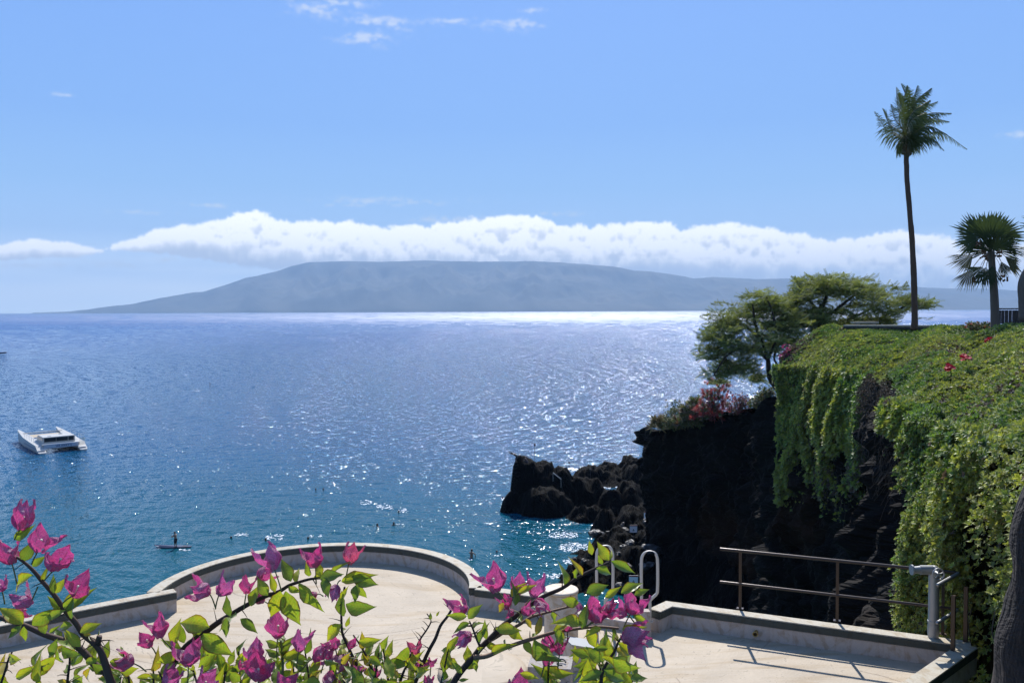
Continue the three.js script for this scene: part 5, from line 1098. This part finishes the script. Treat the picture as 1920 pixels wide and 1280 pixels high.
// torches and a handrail on the outcrop
{
  [[1003, 835, 866, 106, 'thin dark torch pole standing on top of the outcrop'], [1107, 882, 912, 112, 'thin dark torch pole on the low rocks behind the outcrop']].forEach(([u, v, v2, d, label]) => {
    const a = at(u, v, d), b = at(u, v2, d), h = a.y - b.y, t = thing('torch', label, 'torch', b);
    mesh('pole', new THREE.CylinderGeometry(0.025, 0.03, h, 7).translate(0, h / 2, 0), M.black, t);
    mesh('bowl', new THREE.LatheGeometry([[0, 0], [0.05, 0], [0.13, 0.22], [0.10, 0.34], [0, 0.36]].map(([x, y]) => new THREE.Vector2(x, y)), 10).translate(0, h - 0.1, 0), M.black, t);
  });
  const a = at(1037, 886, 98), b = at(1052, 898, 97.5), t = thing('handrail', 'short pale handrail slanting down the right side of the outcrop', 'handrail');
  mesh('tube', limb([a, b], [0.045], 8), std(0.45, 0.43, 0.40, 0.5), t);
  for (const p of [a, b]) mesh('post', limb([p, p.clone().add(V(0, -1, 0))], [0.035], 6), std(0.2, 0.2, 0.19, 0.5), t);
}
// boulders lying on the shore under the cliff
{
  const base = []; for (let s = 0; s < 4; s++) { const g = new THREE.IcosahedronGeometry(1, 2), p = g.attributes.position; for (let i = 0; i < p.count; i++) { const x = p.getX(i), y = p.getY(i), z = p.getZ(i), k = 0.8 + 0.5 * N3(x * 1.3 + s * 9, y * 1.3, z * 1.3) + 0.15 * N3(x * 4, y * 4 + s, z * 4); p.setXYZ(i, x * k, y * k * 0.7, z * k); } const col = []; for (let i = 0; i < p.count; i++) col.push(...rockColor(p.getX(i) * 3 + s * 7, p.getY(i) * 3, p.getZ(i) * 3, 1.8)); g.setAttribute('color', new THREE.Float32BufferAttribute(col, 3)); g.computeVertexNormals(); base.push(g); }
  const r = rng(17), wet = new THREE.MeshPhysicalMaterial({ color: C(1, 1, 1), vertexColors: true, roughness: 0.55, bumpMap: rockBump, bumpScale: 0.1 });
  let src = null;
  for (let k = 0; k < 70; k++) {
    const u = lerp(1065, 1235, r()), v = lerp(960, 1120, Math.pow(r(), 0.8)), p = on(u, v, 2.4), y = shoreHeight(p.x, p.z);
    if (y < -0.3) continue;
    const s = lerp(0.35, 1.25, Math.pow(r(), 2));
    const g = mesh('boulder', base[k % 4], wet, rockShore);
    g.position.set(p.x, y + s * 0.15, p.z); g.rotation.set(r() - 0.5, r() * 6.3, r() - 0.5); g.scale.setScalar(s);
  }
}

// ------------------------------------------------------------------ the bougainvillea in front of the window
{
  const r = rng(2024), t = thing('bougainvillea', 'magenta flowering thorny bougainvillea reaching across the bottom of the view', 'flowering shrub', at(560, 1700, 2.0));
  const inv = t.position.clone().negate();
  const bark = std(0.085, 0.045, 0.028, 0.75), barkDark = std(0.040, 0.022, 0.015, 0.8), barkPale = std(0.19, 0.105, 0.055, 0.7), greenStem = std(0.15, 0.15, 0.04, 0.6);
  // stems: [material, depth, thickness at the thick end in pixels, at the thin end, points (u, v) from the thick end]
  const S = [
    [bark, 1.75, 17, 9, [[222, 1330], [203, 1266], [181, 1249], [148, 1214], [125, 1203], [83, 1189], [44, 1172], [0, 1158], [-40, 1146]], 0.02],
    [bark, 1.72, 15, 5, [[212, 1300], [196, 1240], [184, 1214], [156, 1189], [141, 1167], [119, 1141], [100, 1114], [78, 1089], [62, 1070], [47, 1056], [30, 1044]], -0.02],
    [bark, 1.72, 11, 9, [[181, 1213], [184, 1203], [186, 1193]], -0.02],
    [barkDark, 1.80, 12, 4, [[290, 1330], [318, 1256], [350, 1210], [380, 1188], [408, 1167], [432, 1152], [464, 1133], [499, 1117], [524, 1108], [542, 1097], [560, 1091], [583, 1085], [606, 1083], [640, 1078]], 0.0],
    [barkDark, 1.85, 8, 4, [[690, 1330], [681, 1279], [672, 1253], [662, 1233], [653, 1213], [642, 1188], [640, 1167], [641, 1125], [646, 1100]], 0.0],
    [barkDark, 1.88, 7, 3, [[716, 1330], [706, 1278], [694, 1247], [684, 1225], [673, 1206], [662, 1190]], 0.02],
    [barkDark, 1.9, 9, 4, [[765, 1340], [775, 1290], [790, 1250], [805, 1217], [816, 1197], [826, 1172], [839, 1155], [848, 1140], [858, 1126]], 0.03],
    [barkDark, 1.95, 6, 2, [[745, 1340], [760, 1290], [770, 1260], [781, 1213], [789, 1196], [800, 1180], [808, 1163], [800, 1150]], 0.03],
    [barkDark, 1.9, 7, 3, [[735, 1330], [750, 1278], [757, 1258], [765, 1242], [770, 1225]], 0.0],
    [barkDark, 1.9, 5, 2, [[815, 1330], [825, 1290], [834, 1250], [841, 1232], [850, 1202]], 0.0],
    [barkDark, 1.7, 16, 5, [[815, 1345], [852, 1277], [869, 1253], [887, 1233], [900, 1216], [922, 1194], [944, 1172], [969, 1153], [995, 1133], [1022, 1116], [1053, 1103], [1086, 1081], [1116, 1066], [1142, 1054]], 0.06],
    [barkPale, 1.68, 9, 5, [[888, 1232], [912, 1230], [941, 1217], [980, 1203], [1003, 1196], [1040, 1185], [1060, 1182], [1094, 1177], [1126, 1175], [1160, 1178]], 0.04],
    [barkPale, 1.72, 8, 4, [[915, 1202], [927, 1196], [950, 1182], [972, 1172], [995, 1157], [1022, 1149], [1060, 1139], [1082, 1134]], 0.06],
    [barkDark, 1.69, 6, 3, [[900, 1212], [893, 1196], [887, 1180], [880, 1164]], 0.02],
    [barkDark, 1.75, 9, 4, [[1124, 1330], [1127, 1280], [1129, 1262], [1142, 1236], [1151, 1223], [1160, 1203], [1168, 1190]], 0.02],
    [barkDark, 1.7, 6, 3, [[-4, 1320], [0, 1285], [9, 1257], [16, 1233], [22, 1222]], 0.0],
    [barkDark, 1.8, 7, 3, [[122, 1330], [125, 1290], [127, 1266], [130, 1239], [128, 1220]], 0.0],
    [barkDark, 1.85, 6, 2, [[66, 1320], [69, 1278], [73, 1263], [80, 1246]], 0.0],
    [greenStem, 1.82, 6, 4, [[528, 1290], [530, 1250], [529, 1222], [526, 1200]], 0.0],
    [barkDark, 1.9, 8, 4, [[380, 1340], [402, 1270], [430, 1258], [470, 1248], [500, 1240]], 0.0],
  ];
  for (let k = 0; k < 26; k++) { const u = lerp(190, 1150, (k + r()) / 26); if (u > 830 && u < 1000) continue; const h = lerp(1205, 1262, r()), q = (r() - 0.5) * 60; S.push([barkDark, lerp(1.75, 2.1, r()), 6, 2.5, [[u, 1330], [u + q * 0.4, 1285], [u + q, h]], (r() - 0.5) * 0.2]); }
  const scale = (d) => d / F, stems = [];
  S.forEach(([m, d, w0, w1, pts, tilt]) => {
    const p = pts.map(([u, v], i) => at(u, v, d + tilt * (i / pts.length) * 4 * 0.3).add(inv)), rad = [w0 / 2 * scale(d), (w0 * 0.55 + w1 * 0.45) / 2 * scale(d), w1 / 2 * scale(d)];
    mesh('branch', limb(p, rad, 7, 0.25, 4), m, t);
    stems.push([new THREE.CatmullRomCurve3(p, false, 'centripetal'), d, w1, pts]);
  });
  // thorns, one thin mesh
  const th = [];
  stems.forEach(([c, d, w], i) => { const n = i < 18 ? 7 : 3; for (let k = 0; k < n; k++) { const q = 0.2 + 0.75 * r(), p = c.getPoint(q), g = c.getTangent(q), s = V(r() - 0.5, r() - 0.5, r() - 0.5).cross(g).normalize().addScaledVector(g, 0.3).normalize(); th.push(limb([p, p.clone().addScaledVector(s, 0.011 + 0.012 * r()), p.clone().addScaledVector(s, 0.022 + 0.02 * r()).add(V(0, -0.003, 0))], [0.0014, 0.0003], 4, 0, 2)); } });
  mesh('thorns', merged(th), barkDark, t, 'stuff');
  // leaves: broad ovals drawn to a point, folded along the middle, some bent down
  const blade = (wid, fold, droop, wave, side) => {
    const prof = [[0, 0.03], [0.06, 0.16], [0.16, 0.36], [0.30, 0.5], [0.45, 0.5], [0.6, 0.39], [0.75, 0.22], [0.88, 0.08], [1, 0.002]], pos = [], uv = [], idx = [];
    prof.forEach(([y, w], i) => { for (let k = 0; k < 5; k++) { const u = k / 2 - 1, x = u * w * wid, q = side * y * y; pos.push(x + q, y, Math.abs(u) * w * wid * fold * 1.6 - droop * y * y + wave * Math.sin(i * 1.9 + (u > 0 ? 1 : 0)) * Math.abs(u) * w); uv.push(0.5 + u * 0.5, 1 - y); } });
    for (let i = 0; i < prof.length - 1; i++) for (let k = 0; k < 4; k++) { const c = i * 5 + k; idx.push(c, c + 1, c + 5, c + 1, c + 6, c + 5); }
    return geo(pos, uv, idx);
  };
  const leafG = [blade(0.48, 0.26, 0.16, 0.10, 0.10), blade(0.44, 0.45, 0.45, 0.12, -0.16), blade(0.50, 0.18, -0.14, 0.15, 0.14), blade(0.38, 0.62, 0.60, 0.08, 0.20)];
  const vein = (() => {                                               // leaf blade: paler veins, lens colour fringe painted in as a reddish edge
    const n = 256, cv = document.createElement('canvas'); cv.width = cv.height = n;
    const x = cv.getContext('2d'); x.fillStyle = '#b9c45a'; x.fillRect(0, 0, n, n);
    for (let i = 0; i < 900; i++) { x.fillStyle = `rgba(${120 + r() * 90 | 0},${150 + r() * 70 | 0},${40 + r() * 30 | 0},0.25)`; x.beginPath(); x.ellipse(r() * n, r() * n, 4 + r() * 14, 3 + r() * 8, r() * 3, 0, 6.3); x.fill(); }
    x.strokeStyle = 'rgba(226,226,150,0.75)'; x.lineWidth = 5; x.beginPath(); x.moveTo(n / 2, 0); x.lineTo(n / 2, n); x.stroke();
    x.lineWidth = 2; for (let k = 0; k < 9; k++) for (const s of [-1, 1]) { x.beginPath(); x.moveTo(n / 2, n - k * 26 - 8); x.quadraticCurveTo(n / 2 + s * 50, n - k * 26 - 30, n / 2 + s * 126, n - k * 26 - 62); x.stroke(); }
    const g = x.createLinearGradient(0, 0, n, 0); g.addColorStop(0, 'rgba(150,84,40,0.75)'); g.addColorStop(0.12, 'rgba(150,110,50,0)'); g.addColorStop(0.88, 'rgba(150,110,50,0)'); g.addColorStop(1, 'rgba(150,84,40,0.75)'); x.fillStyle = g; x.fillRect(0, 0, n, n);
    const tx = new THREE.CanvasTexture(cv); tx.colorSpace = THREE.SRGBColorSpace; return tx;
  })();
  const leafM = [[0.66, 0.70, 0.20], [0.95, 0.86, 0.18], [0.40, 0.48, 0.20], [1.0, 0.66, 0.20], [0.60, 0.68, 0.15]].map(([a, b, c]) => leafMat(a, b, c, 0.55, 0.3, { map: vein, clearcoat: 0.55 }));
  const list = [];
  const addLeaf = (p, dir, face, len, gi, mi) => {
    const y = dir.clone().normalize(), x = new THREE.Vector3().crossVectors(y, face).normalize(), z = new THREE.Vector3().crossVectors(x, y).normalize();
    list.push([new THREE.Matrix4().makeBasis(x, y, z).setPosition(p).scale(V(len * lerp(0.72, 1.15, r()), len, len)), gi, mi, len * -1 / -(p.z - inv.z)]);
  };
  // single leaves read off the photograph: base (u, v), tip (u, v), depth, shape, tone
  [[1110, 1040, 1103, 1014, 1.66, 0, 1], [1142, 1050, 1117, 1018, 1.66, 0, 1], [1143, 1050, 1148, 1028, 1.65, 3, 1], [1146, 1052, 1195, 1078, 1.64, 1, 1], [1118, 1066, 1152, 1078, 1.64, 1, 4], [1092, 1078, 1073, 1050, 1.68, 3, 3], [1130, 1058, 1120, 1040, 1.68, 2, 4], [1100, 1112, 1140, 1092, 1.66, 0, 1], [1135, 1120, 1165, 1103, 1.66, 1, 1], [1165, 1112, 1205, 1092, 1.66, 1, 1], [1190, 1116, 1216, 1101, 1.66, 0, 4],
    [1085, 1130, 1050, 1128, 1.7, 2, 0], [1092, 1178, 1103, 1130, 1.66, 1, 1], [1040, 1180, 1062, 1210, 1.66, 0, 0], [1002, 1198, 1042, 1265, 1.65, 1, 4], [1092, 1172, 1038, 1152, 1.66, 1, 0], [1128, 1178, 1095, 1185, 1.66, 1, 1], [1168, 1182, 1190, 1168, 1.66, 0, 1], [1160, 1205, 1192, 1236, 1.66, 1, 0], [1140, 1216, 1110, 1212, 1.68, 1, 2], [1130, 1240, 1095, 1218, 1.68, 2, 0], [1130, 1258, 1085, 1280, 1.66, 0, 0], [1132, 1255, 1180, 1285, 1.66, 1, 4], [1150, 1235, 1196, 1272, 1.66, 1, 0], [1100, 1180, 1124, 1215, 1.67, 0, 2], [1170, 1185, 1216, 1178, 1.67, 1, 1], [1188, 1150, 1216, 1175, 1.68, 1, 0],
    [432, 1155, 418, 1116, 1.78, 0, 0], [424, 1158, 424, 1198, 1.74, 0, 2], [450, 1160, 486, 1184, 1.79, 0, 0], [535, 1108, 551, 1184, 1.75, 1, 4], [525, 1108, 513, 1162, 1.74, 0, 2], [540, 1100, 562, 1115, 1.78, 1, 0], [560, 1092, 607, 1150, 1.76, 0, 0], [600, 1086, 640, 1070, 1.76, 0, 2], [604, 1084, 618, 1118, 1.74, 2, 2], [470, 1136, 480, 1095, 1.78, 0, 0], [502, 1116, 478, 1085, 1.76, 0, 0], [515, 1110, 505, 1075, 1.78, 0, 1], [545, 1090, 525, 1048, 1.8, 0, 0], [580, 1080, 575, 1058, 1.8, 1, 0], [600, 1080, 593, 1052, 1.8, 0, 1], [640, 1090, 700, 1078, 1.8, 1, 0], [660, 1080, 708, 1105, 1.8, 1, 0], [670, 1095, 665, 1132, 1.78, 0, 2], [668, 1098, 690, 1122, 1.8, 0, 0], [648, 1132, 702, 1154, 1.82, 1, 1], [640, 1128, 648, 1098, 1.84, 0, 1], [645, 1155, 632, 1110, 1.84, 0, 0], [640, 1170, 600, 1200, 1.82, 1, 0], [648, 1175, 655, 1155, 1.84, 0, 1], [672, 1202, 714, 1208, 1.85, 1, 0], [690, 1232, 718, 1245, 1.85, 0, 0],
    [380, 1188, 428, 1240, 1.76, 1, 0], [392, 1176, 330, 1155, 1.78, 1, 0], [372, 1195, 355, 1168, 1.8, 0, 1], [325, 1210, 330, 1160, 1.79, 0, 0], [345, 1205, 332, 1170, 1.8, 0, 4], [330, 1222, 292, 1250, 1.76, 0, 0], [395, 1228, 370, 1257, 1.8, 0, 2], [524, 1212, 492, 1198, 1.8, 1, 0], [526, 1228, 490, 1216, 1.8, 1, 2], [530, 1232, 572, 1224, 1.8, 1, 0], [530, 1210, 552, 1200, 1.8, 1, 0], [600, 1240, 580, 1262, 1.78, 2, 0], [430, 1246, 437, 1218, 1.8, 0, 0],
    [62, 1078, 8, 1100, 1.7, 1, 0], [100, 1112, 96, 1078, 1.7, 0, 2], [104, 1112, 118, 1082, 1.7, 0, 1], [42, 1052, 60, 1012, 1.7, 0, 0], [60, 1062, 82, 1040, 1.7, 0, 4], [26, 1010, 58, 994, 1.7, 1, 4], [118, 1138, 166, 1115, 1.69, 1, 0], [134, 1160, 130, 1118, 1.68, 0, 0], [90, 1160, 118, 1140, 1.68, 0, 0], [60, 1172, 105, 1138, 1.68, 0, 0], [42, 1170, 4, 1130, 1.69, 1, 0], [40, 1172, 12, 1200, 1.68, 0, 2], [44, 1174, 48, 1205, 1.69, 0, 0], [84, 1188, 72, 1152, 1.69, 0, 0], [92, 1186, 108, 1176, 1.7, 1, 0], [135, 1172, 102, 1172, 1.7, 1, 0], [150, 1186, 186, 1164, 1.7, 0, 1], [156, 1190, 172, 1188, 1.7, 2, 3], [150, 1212, 118, 1182, 1.7, 0, 0], [190, 1242, 200, 1200, 1.72, 0, 1], [180, 1240, 176, 1214, 1.72, 0, 0], [205, 1240, 240, 1244, 1.72, 1, 0], [148, 1228, 112, 1220, 1.72, 2, 2], [160, 1240, 185, 1235, 1.72, 0, 0],
    [878, 1160, 900, 1130, 1.68, 0, 0], [875, 1155, 838, 1152, 1.68, 1, 0], [880, 1168, 848, 1180, 1.68, 1, 2], [912, 1198, 905, 1162, 1.69, 0, 0], [888, 1236, 896, 1262, 1.68, 0, 0], [866, 1262, 845, 1240, 1.68, 0, 0], [860, 1275, 880, 1275, 1.66, 1, 2], [960, 1118, 976, 1088, 1.68, 3, 1], [965, 1135, 972, 1095, 1.67, 1, 1], [972, 1112, 1004, 1097, 1.67, 1, 1], [945, 1130, 935, 1150, 1.68, 0, 3], [930, 1180, 978, 1178, 1.66, 2, 2], [985, 1160, 1000, 1178, 1.67, 0, 3], [1005, 1190, 1020, 1152, 1.67, 1, 3], [975, 1262, 1012, 1270, 1.68, 0, 1], [818, 1155, 824, 1146, 1.88, 1, 1], [808, 1162, 805, 1148, 1.88, 0, 0],
  ].forEach(([u0, v0, u1, v1, d, gi, mi]) => { const a = at(u0, v0, d).add(inv), b = at(u1, v1, d + (r() - 0.5) * 0.02).add(inv), dir = b.clone().sub(a), L = dir.length(); addLeaf(a, dir, V((r() - 0.5) * 1.2, 0.5 + (r() - 0.5) * 0.8, 0.9), L * 1.02, gi, mi); });
  // the rest sit in pairs along the shoots
  stems.forEach(([c, d, w, pts], i) => {
    const L = c.getLength(), n = i === 2 ? 0 : Math.round(L / (i < 18 ? 0.034 : 0.020));
    for (let k = 0; k < n; k++) {
      const q = lerp(i < 18 ? 0.12 : 0.25, 1, (k + r() * 0.6) / n), p = c.getPoint(q), g = c.getTangent(q), v = pixelOf(p.clone().sub(inv))[1];
      if ((i === 7 || i === 6 || i === 9) && r() < 0.65) continue;
      if (i < 18 && v < 1190 && r() < 0.62) continue;
      const s = V(r() - 0.5, r() - 0.35, r() - 0.5).normalize(), dir = s.addScaledVector(g, 0.55).add(V(0, 0.25, 0)).normalize();
      if (r() < 0.3) dir.y -= 0.7;
      addLeaf(p, dir, V((r() - 0.5) * 1.6, 0.6 + (r() - 0.5), 0.8), lerp(26, 50, r()) * scale(d), Math.floor(r() * 4), Math.floor(r() * 5));
    }
  });
  // a low tangle along the bottom edge
  for (let k = 0; k < 150; k++) { const u = r() < 0.72 ? lerp(-20, 780, r()) : lerp(1080, 1190, r()), d = lerp(1.72, 2.05, r()), v = lerp(1222, 1300, Math.pow(r(), 0.7)), p = at(u, v, d).add(inv), dir = V(r() - 0.5, r() * 0.9 - 0.2, (r() - 0.5) * 0.8).normalize(); addLeaf(p, dir, V((r() - 0.5) * 1.6, 0.6 + (r() - 0.5), 0.8), lerp(28, 50, r()) * scale(d), Math.floor(r() * 4), Math.floor(r() * 5)); }
  list.sort((a, b) => b[3] - a[3]);
  const rest = [[], [], [], []];
  list.forEach(([m, gi, mi], i) => {
    if (i < 300) { const o = mesh('leaf', leafG[gi], leafM[mi], t); o.applyMatrix4(m); }
    else rest[gi].push(m);
  });
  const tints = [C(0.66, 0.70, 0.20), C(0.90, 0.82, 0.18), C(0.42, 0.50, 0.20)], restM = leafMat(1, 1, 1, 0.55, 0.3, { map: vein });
  rest.forEach((l, gi) => l.length && instanced('leaves', leafG[gi], restM, l, l.map(() => tints[Math.floor(r() * 3)]), t, 'stuff'));
  // flowers: three papery bracts each, with veins, round a tiny pale flower
  const bractG = [0, 1, 2].map((s) => {
    const pos = [], uv = [], idx = [], NU = 8, NV = 11, rr = rng(60 + s), open = [0.42, 0.62, 0.28][s];
    for (let j = 0; j <= NV; j++) for (let i = 0; i <= NU; i++) {
      const v = j / NV, u = i / NU * 2 - 1, w = piece([[0, 0.06], [0.08, 0.22], [0.22, 0.38], [0.38, 0.43], [0.55, 0.36], [0.7, 0.24], [0.83, 0.12], [0.93, 0.05], [1, 0.004]], v);
      const x = u * w, y = v, z = 0.16 * Math.sin(v * Math.PI) + open * v * v * 0.55 - 0.45 * u * u * w * (1 - v * 0.3) + 0.075 * Math.sin(v * 13 + u * 4 + s * 2) * Math.abs(u) + 0.016 * (rr() - 0.5) + 0.05 * Math.sin(v * 5 + s * 2.1);
      pos.push(x, y, z); uv.push(i / NU, v);
    }
    for (let j = 0; j < NV; j++) for (let i = 0; i < NU; i++) { const a = j * (NU + 1) + i, b = a + NU + 1; idx.push(a, a + 1, b, b, a + 1, b + 1); }
    return geo(pos, uv, idx);
  });
  const paper = (() => {
    const n = 256, cv = document.createElement('canvas'); cv.width = cv.height = n;
    const x = cv.getContext('2d'); x.fillStyle = '#f09ad6'; x.fillRect(0, 0, n, n);
    for (let i = 0; i < 500; i++) { x.fillStyle = `rgba(${205 + r() * 50 | 0},${90 + r() * 80 | 0},${190 + r() * 50 | 0},0.2)`; x.beginPath(); x.ellipse(r() * n, r() * n, 5 + r() * 20, 3 + r() * 8, 1.6 + (r() - 0.5), 0, 6.3); x.fill(); }
    x.strokeStyle = 'rgba(130,10,75,0.8)'; x.lineWidth = 4; x.beginPath(); x.moveTo(n / 2, n); x.lineTo(n / 2, 0); x.stroke();
    x.lineWidth = 1.6; for (let k = 0; k < 8; k++) for (const s of [-1, 1]) { x.beginPath(); x.moveTo(n / 2, n - k * 30 - 4); x.quadraticCurveTo(n / 2 + s * 40, n - k * 30 - 34, n / 2 + s * 118, n - k * 30 - 74); x.stroke(); x.beginPath(); x.moveTo(n / 2 + s * 45, n - k * 30 - 36); x.lineTo(n / 2 + s * 70, n - k * 30 - 20); x.stroke(); }
    const tx = new THREE.CanvasTexture(cv); tx.colorSpace = THREE.SRGBColorSpace; return tx;
  })();
  const bump = plasterBump.clone(); bump.repeat.set(2, 2);
  const bractM = [[1.0, 0.33, 0.52], [0.96, 0.24, 0.44], [1.0, 0.50, 0.66], [1.0, 0.38, 0.34]].map(([a, b, c]) => leafMat(a, b, c, 0.6, 0.5, { map: paper, clearcoat: 0.12, bumpMap: bump, bumpScale: 0.006 }));
  const tiny = std(0.75, 0.70, 0.50, 0.6);
  const tinyG = merged([new THREE.CylinderGeometry(0.025, 0.03, 0.42, 6).translate(0, 0.22, 0), new THREE.SphereGeometry(0.05, 6, 5).translate(0, 0.44, 0)]);
  // centre (u, v), size in pixels, direction its bracts point in the picture (degrees, 90 is up), depth, tone, stalk end or none
  const FL = [[38, 988, 60, 80, 1.70, 0, 26, 1012], [72, 1028, 62, 68, 1.69, 0, 58, 1058], [108, 1060, 62, 58, 1.68, 0, 82, 1088], [140, 1112, 54, 62, 1.68, 1, 117, 1130], [20, 1052, 54, 110, 1.70, 1], [52, 1132, 48, 140, 1.69, 2, 70, 1100], [30, 1150, 34, 20, 1.72, 1], [2, 1105, 36, 90, 1.70, 2],
    [388, 1110, 48, 150, 1.76, 0, 403, 1138], [412, 1112, 44, 55, 1.77, 2, 403, 1142], [300, 1190, 50, 100, 1.76, 0, 325, 1222], [280, 1208, 38, 110, 1.78, 1, 292, 1226], [245, 1242, 46, 150, 1.74, 1], [353, 1242, 62, 85, 1.74, 0], [316, 1288, 52, 80, 1.74, 2], [376, 1292, 52, 55, 1.74, 2],
    [477, 1236, 48, 90, 1.78, 2], [484, 1268, 62, 82, 1.74, 1], [530, 1296, 50, 70, 1.74, 0], [560, 1216, 44, 80, 1.80, 2], [590, 1232, 44, 30, 1.80, 0], [520, 1190, 58, 85, 1.80, 0], [492, 1126, 32, 160, 1.82, 1], [592, 1114, 24, 200, 1.84, 1], [462, 1108, 40, 80, 1.80, 1], [486, 1082, 40, 35, 1.82, 0],
    [512, 1062, 62, 115, 1.78, 2], [591, 1058, 48, 90, 1.80, 1], [655, 1052, 46, 75, 1.82, 3], [630, 1100, 34, 250, 1.76, 2], [628, 1214, 34, 100, 1.84, 0], [656, 1214, 24, 60, 1.84, 1], [648, 1236, 38, 200, 1.84, 1], [658, 1258, 32, 30, 1.84, 0], [610, 1238, 30, 60, 1.82, 1], [618, 1262, 34, 270, 1.84, 1],
    [782, 1222, 30, 110, 1.92, 3], [785, 1258, 30, 60, 1.90, 0], [808, 1248, 20, 80, 1.90, 0], [803, 1286, 26, 90, 1.88, 1], [868, 1146, 46, 118, 1.74, 0, 852, 1136], [880, 1190, 40, 200, 1.72, 2],
    [930, 1102, 62, 105, 1.68, 0, 948, 1128], [972, 1108, 44, 85, 1.70, 2, 965, 1125], [1002, 1114, 50, 80, 1.69, 2, 985, 1135], [1008, 1126, 36, 300, 1.70, 0], [952, 1136, 34, 110, 1.72, 1], [982, 1148, 30, 40, 1.72, 0], [962, 1146, 22, 200, 1.72, 1], [1120, 1160, 58, 92, 1.68, 0, 1096, 1176], [1132, 1148, 40, 30, 1.68, 1, 1100, 1176], [1184, 1146, 54, 78, 1.68, 0, 1168, 1180], [1172, 1150, 36, 150, 1.69, 2], [1172, 1196, 62, 20, 1.66, 0, 1160, 1200], [1182, 1204, 44, 320, 1.66, 2], [1030, 1220, 44, 90, 1.70, 0], [1050, 1222, 36, 80, 1.70, 1], [1064, 1182, 24, 90, 1.71, 1], [1090, 1138, 22, 170, 1.71, 2], [974, 1296, 48, 90, 1.68, 0], [1022, 1246, 24, 60, 1.72, 1], [452, 1252, 24, 60, 1.84, 1], [705, 1268, 24, 80, 1.9, 1]];
  FL.forEach(([u, v, size, deg, d, tone, su, sv], i) => {
    const p = at(u, v, d).add(inv), a = deg * Math.PI / 180, axis = V(Math.cos(a), Math.sin(a), (r() - 0.35) * 0.7).normalize(), s = size * scale(d) * 0.92;
    const f = new THREE.Group(); f.name = 'flower'; t.add(f);
    f.position.copy(p).addScaledVector(axis, -s * 0.12); f.quaternion.setFromUnitVectors(UP, axis).multiply(new THREE.Quaternion().setFromAxisAngle(UP, r() * 6.3)); f.scale.setScalar(s);
    for (let k = 0; k < 3; k++) { const b = mesh('bract', bractG[(i + k) % 3], bractM[tone], f); b.rotation.set(lerp(-0.08, 0.32, r()), k * 2.0944 + (r() - 0.5) * 0.3, 0, 'YXZ'); b.scale.set(lerp(0.72, 0.95, r()), lerp(0.88, 1.12, r()), 1); b.translateZ(0.10); }
    mesh('stamen', tinyG, tiny, f);
    const e = su ? at(su, sv, d).add(inv) : p.clone().addScaledVector(axis, -s * 0.7).add(V(0, -0.01, 0));
    mesh('flower_stalk', limb([e, e.clone().lerp(f.position, 0.5).add(V(0, 0.002, 0)), f.position.clone().addScaledVector(axis, s * 0.03)], [0.0016, 0.0013], 5, 0, 2), greenStem, t);
  });
}

renderer.render(scene, camera);
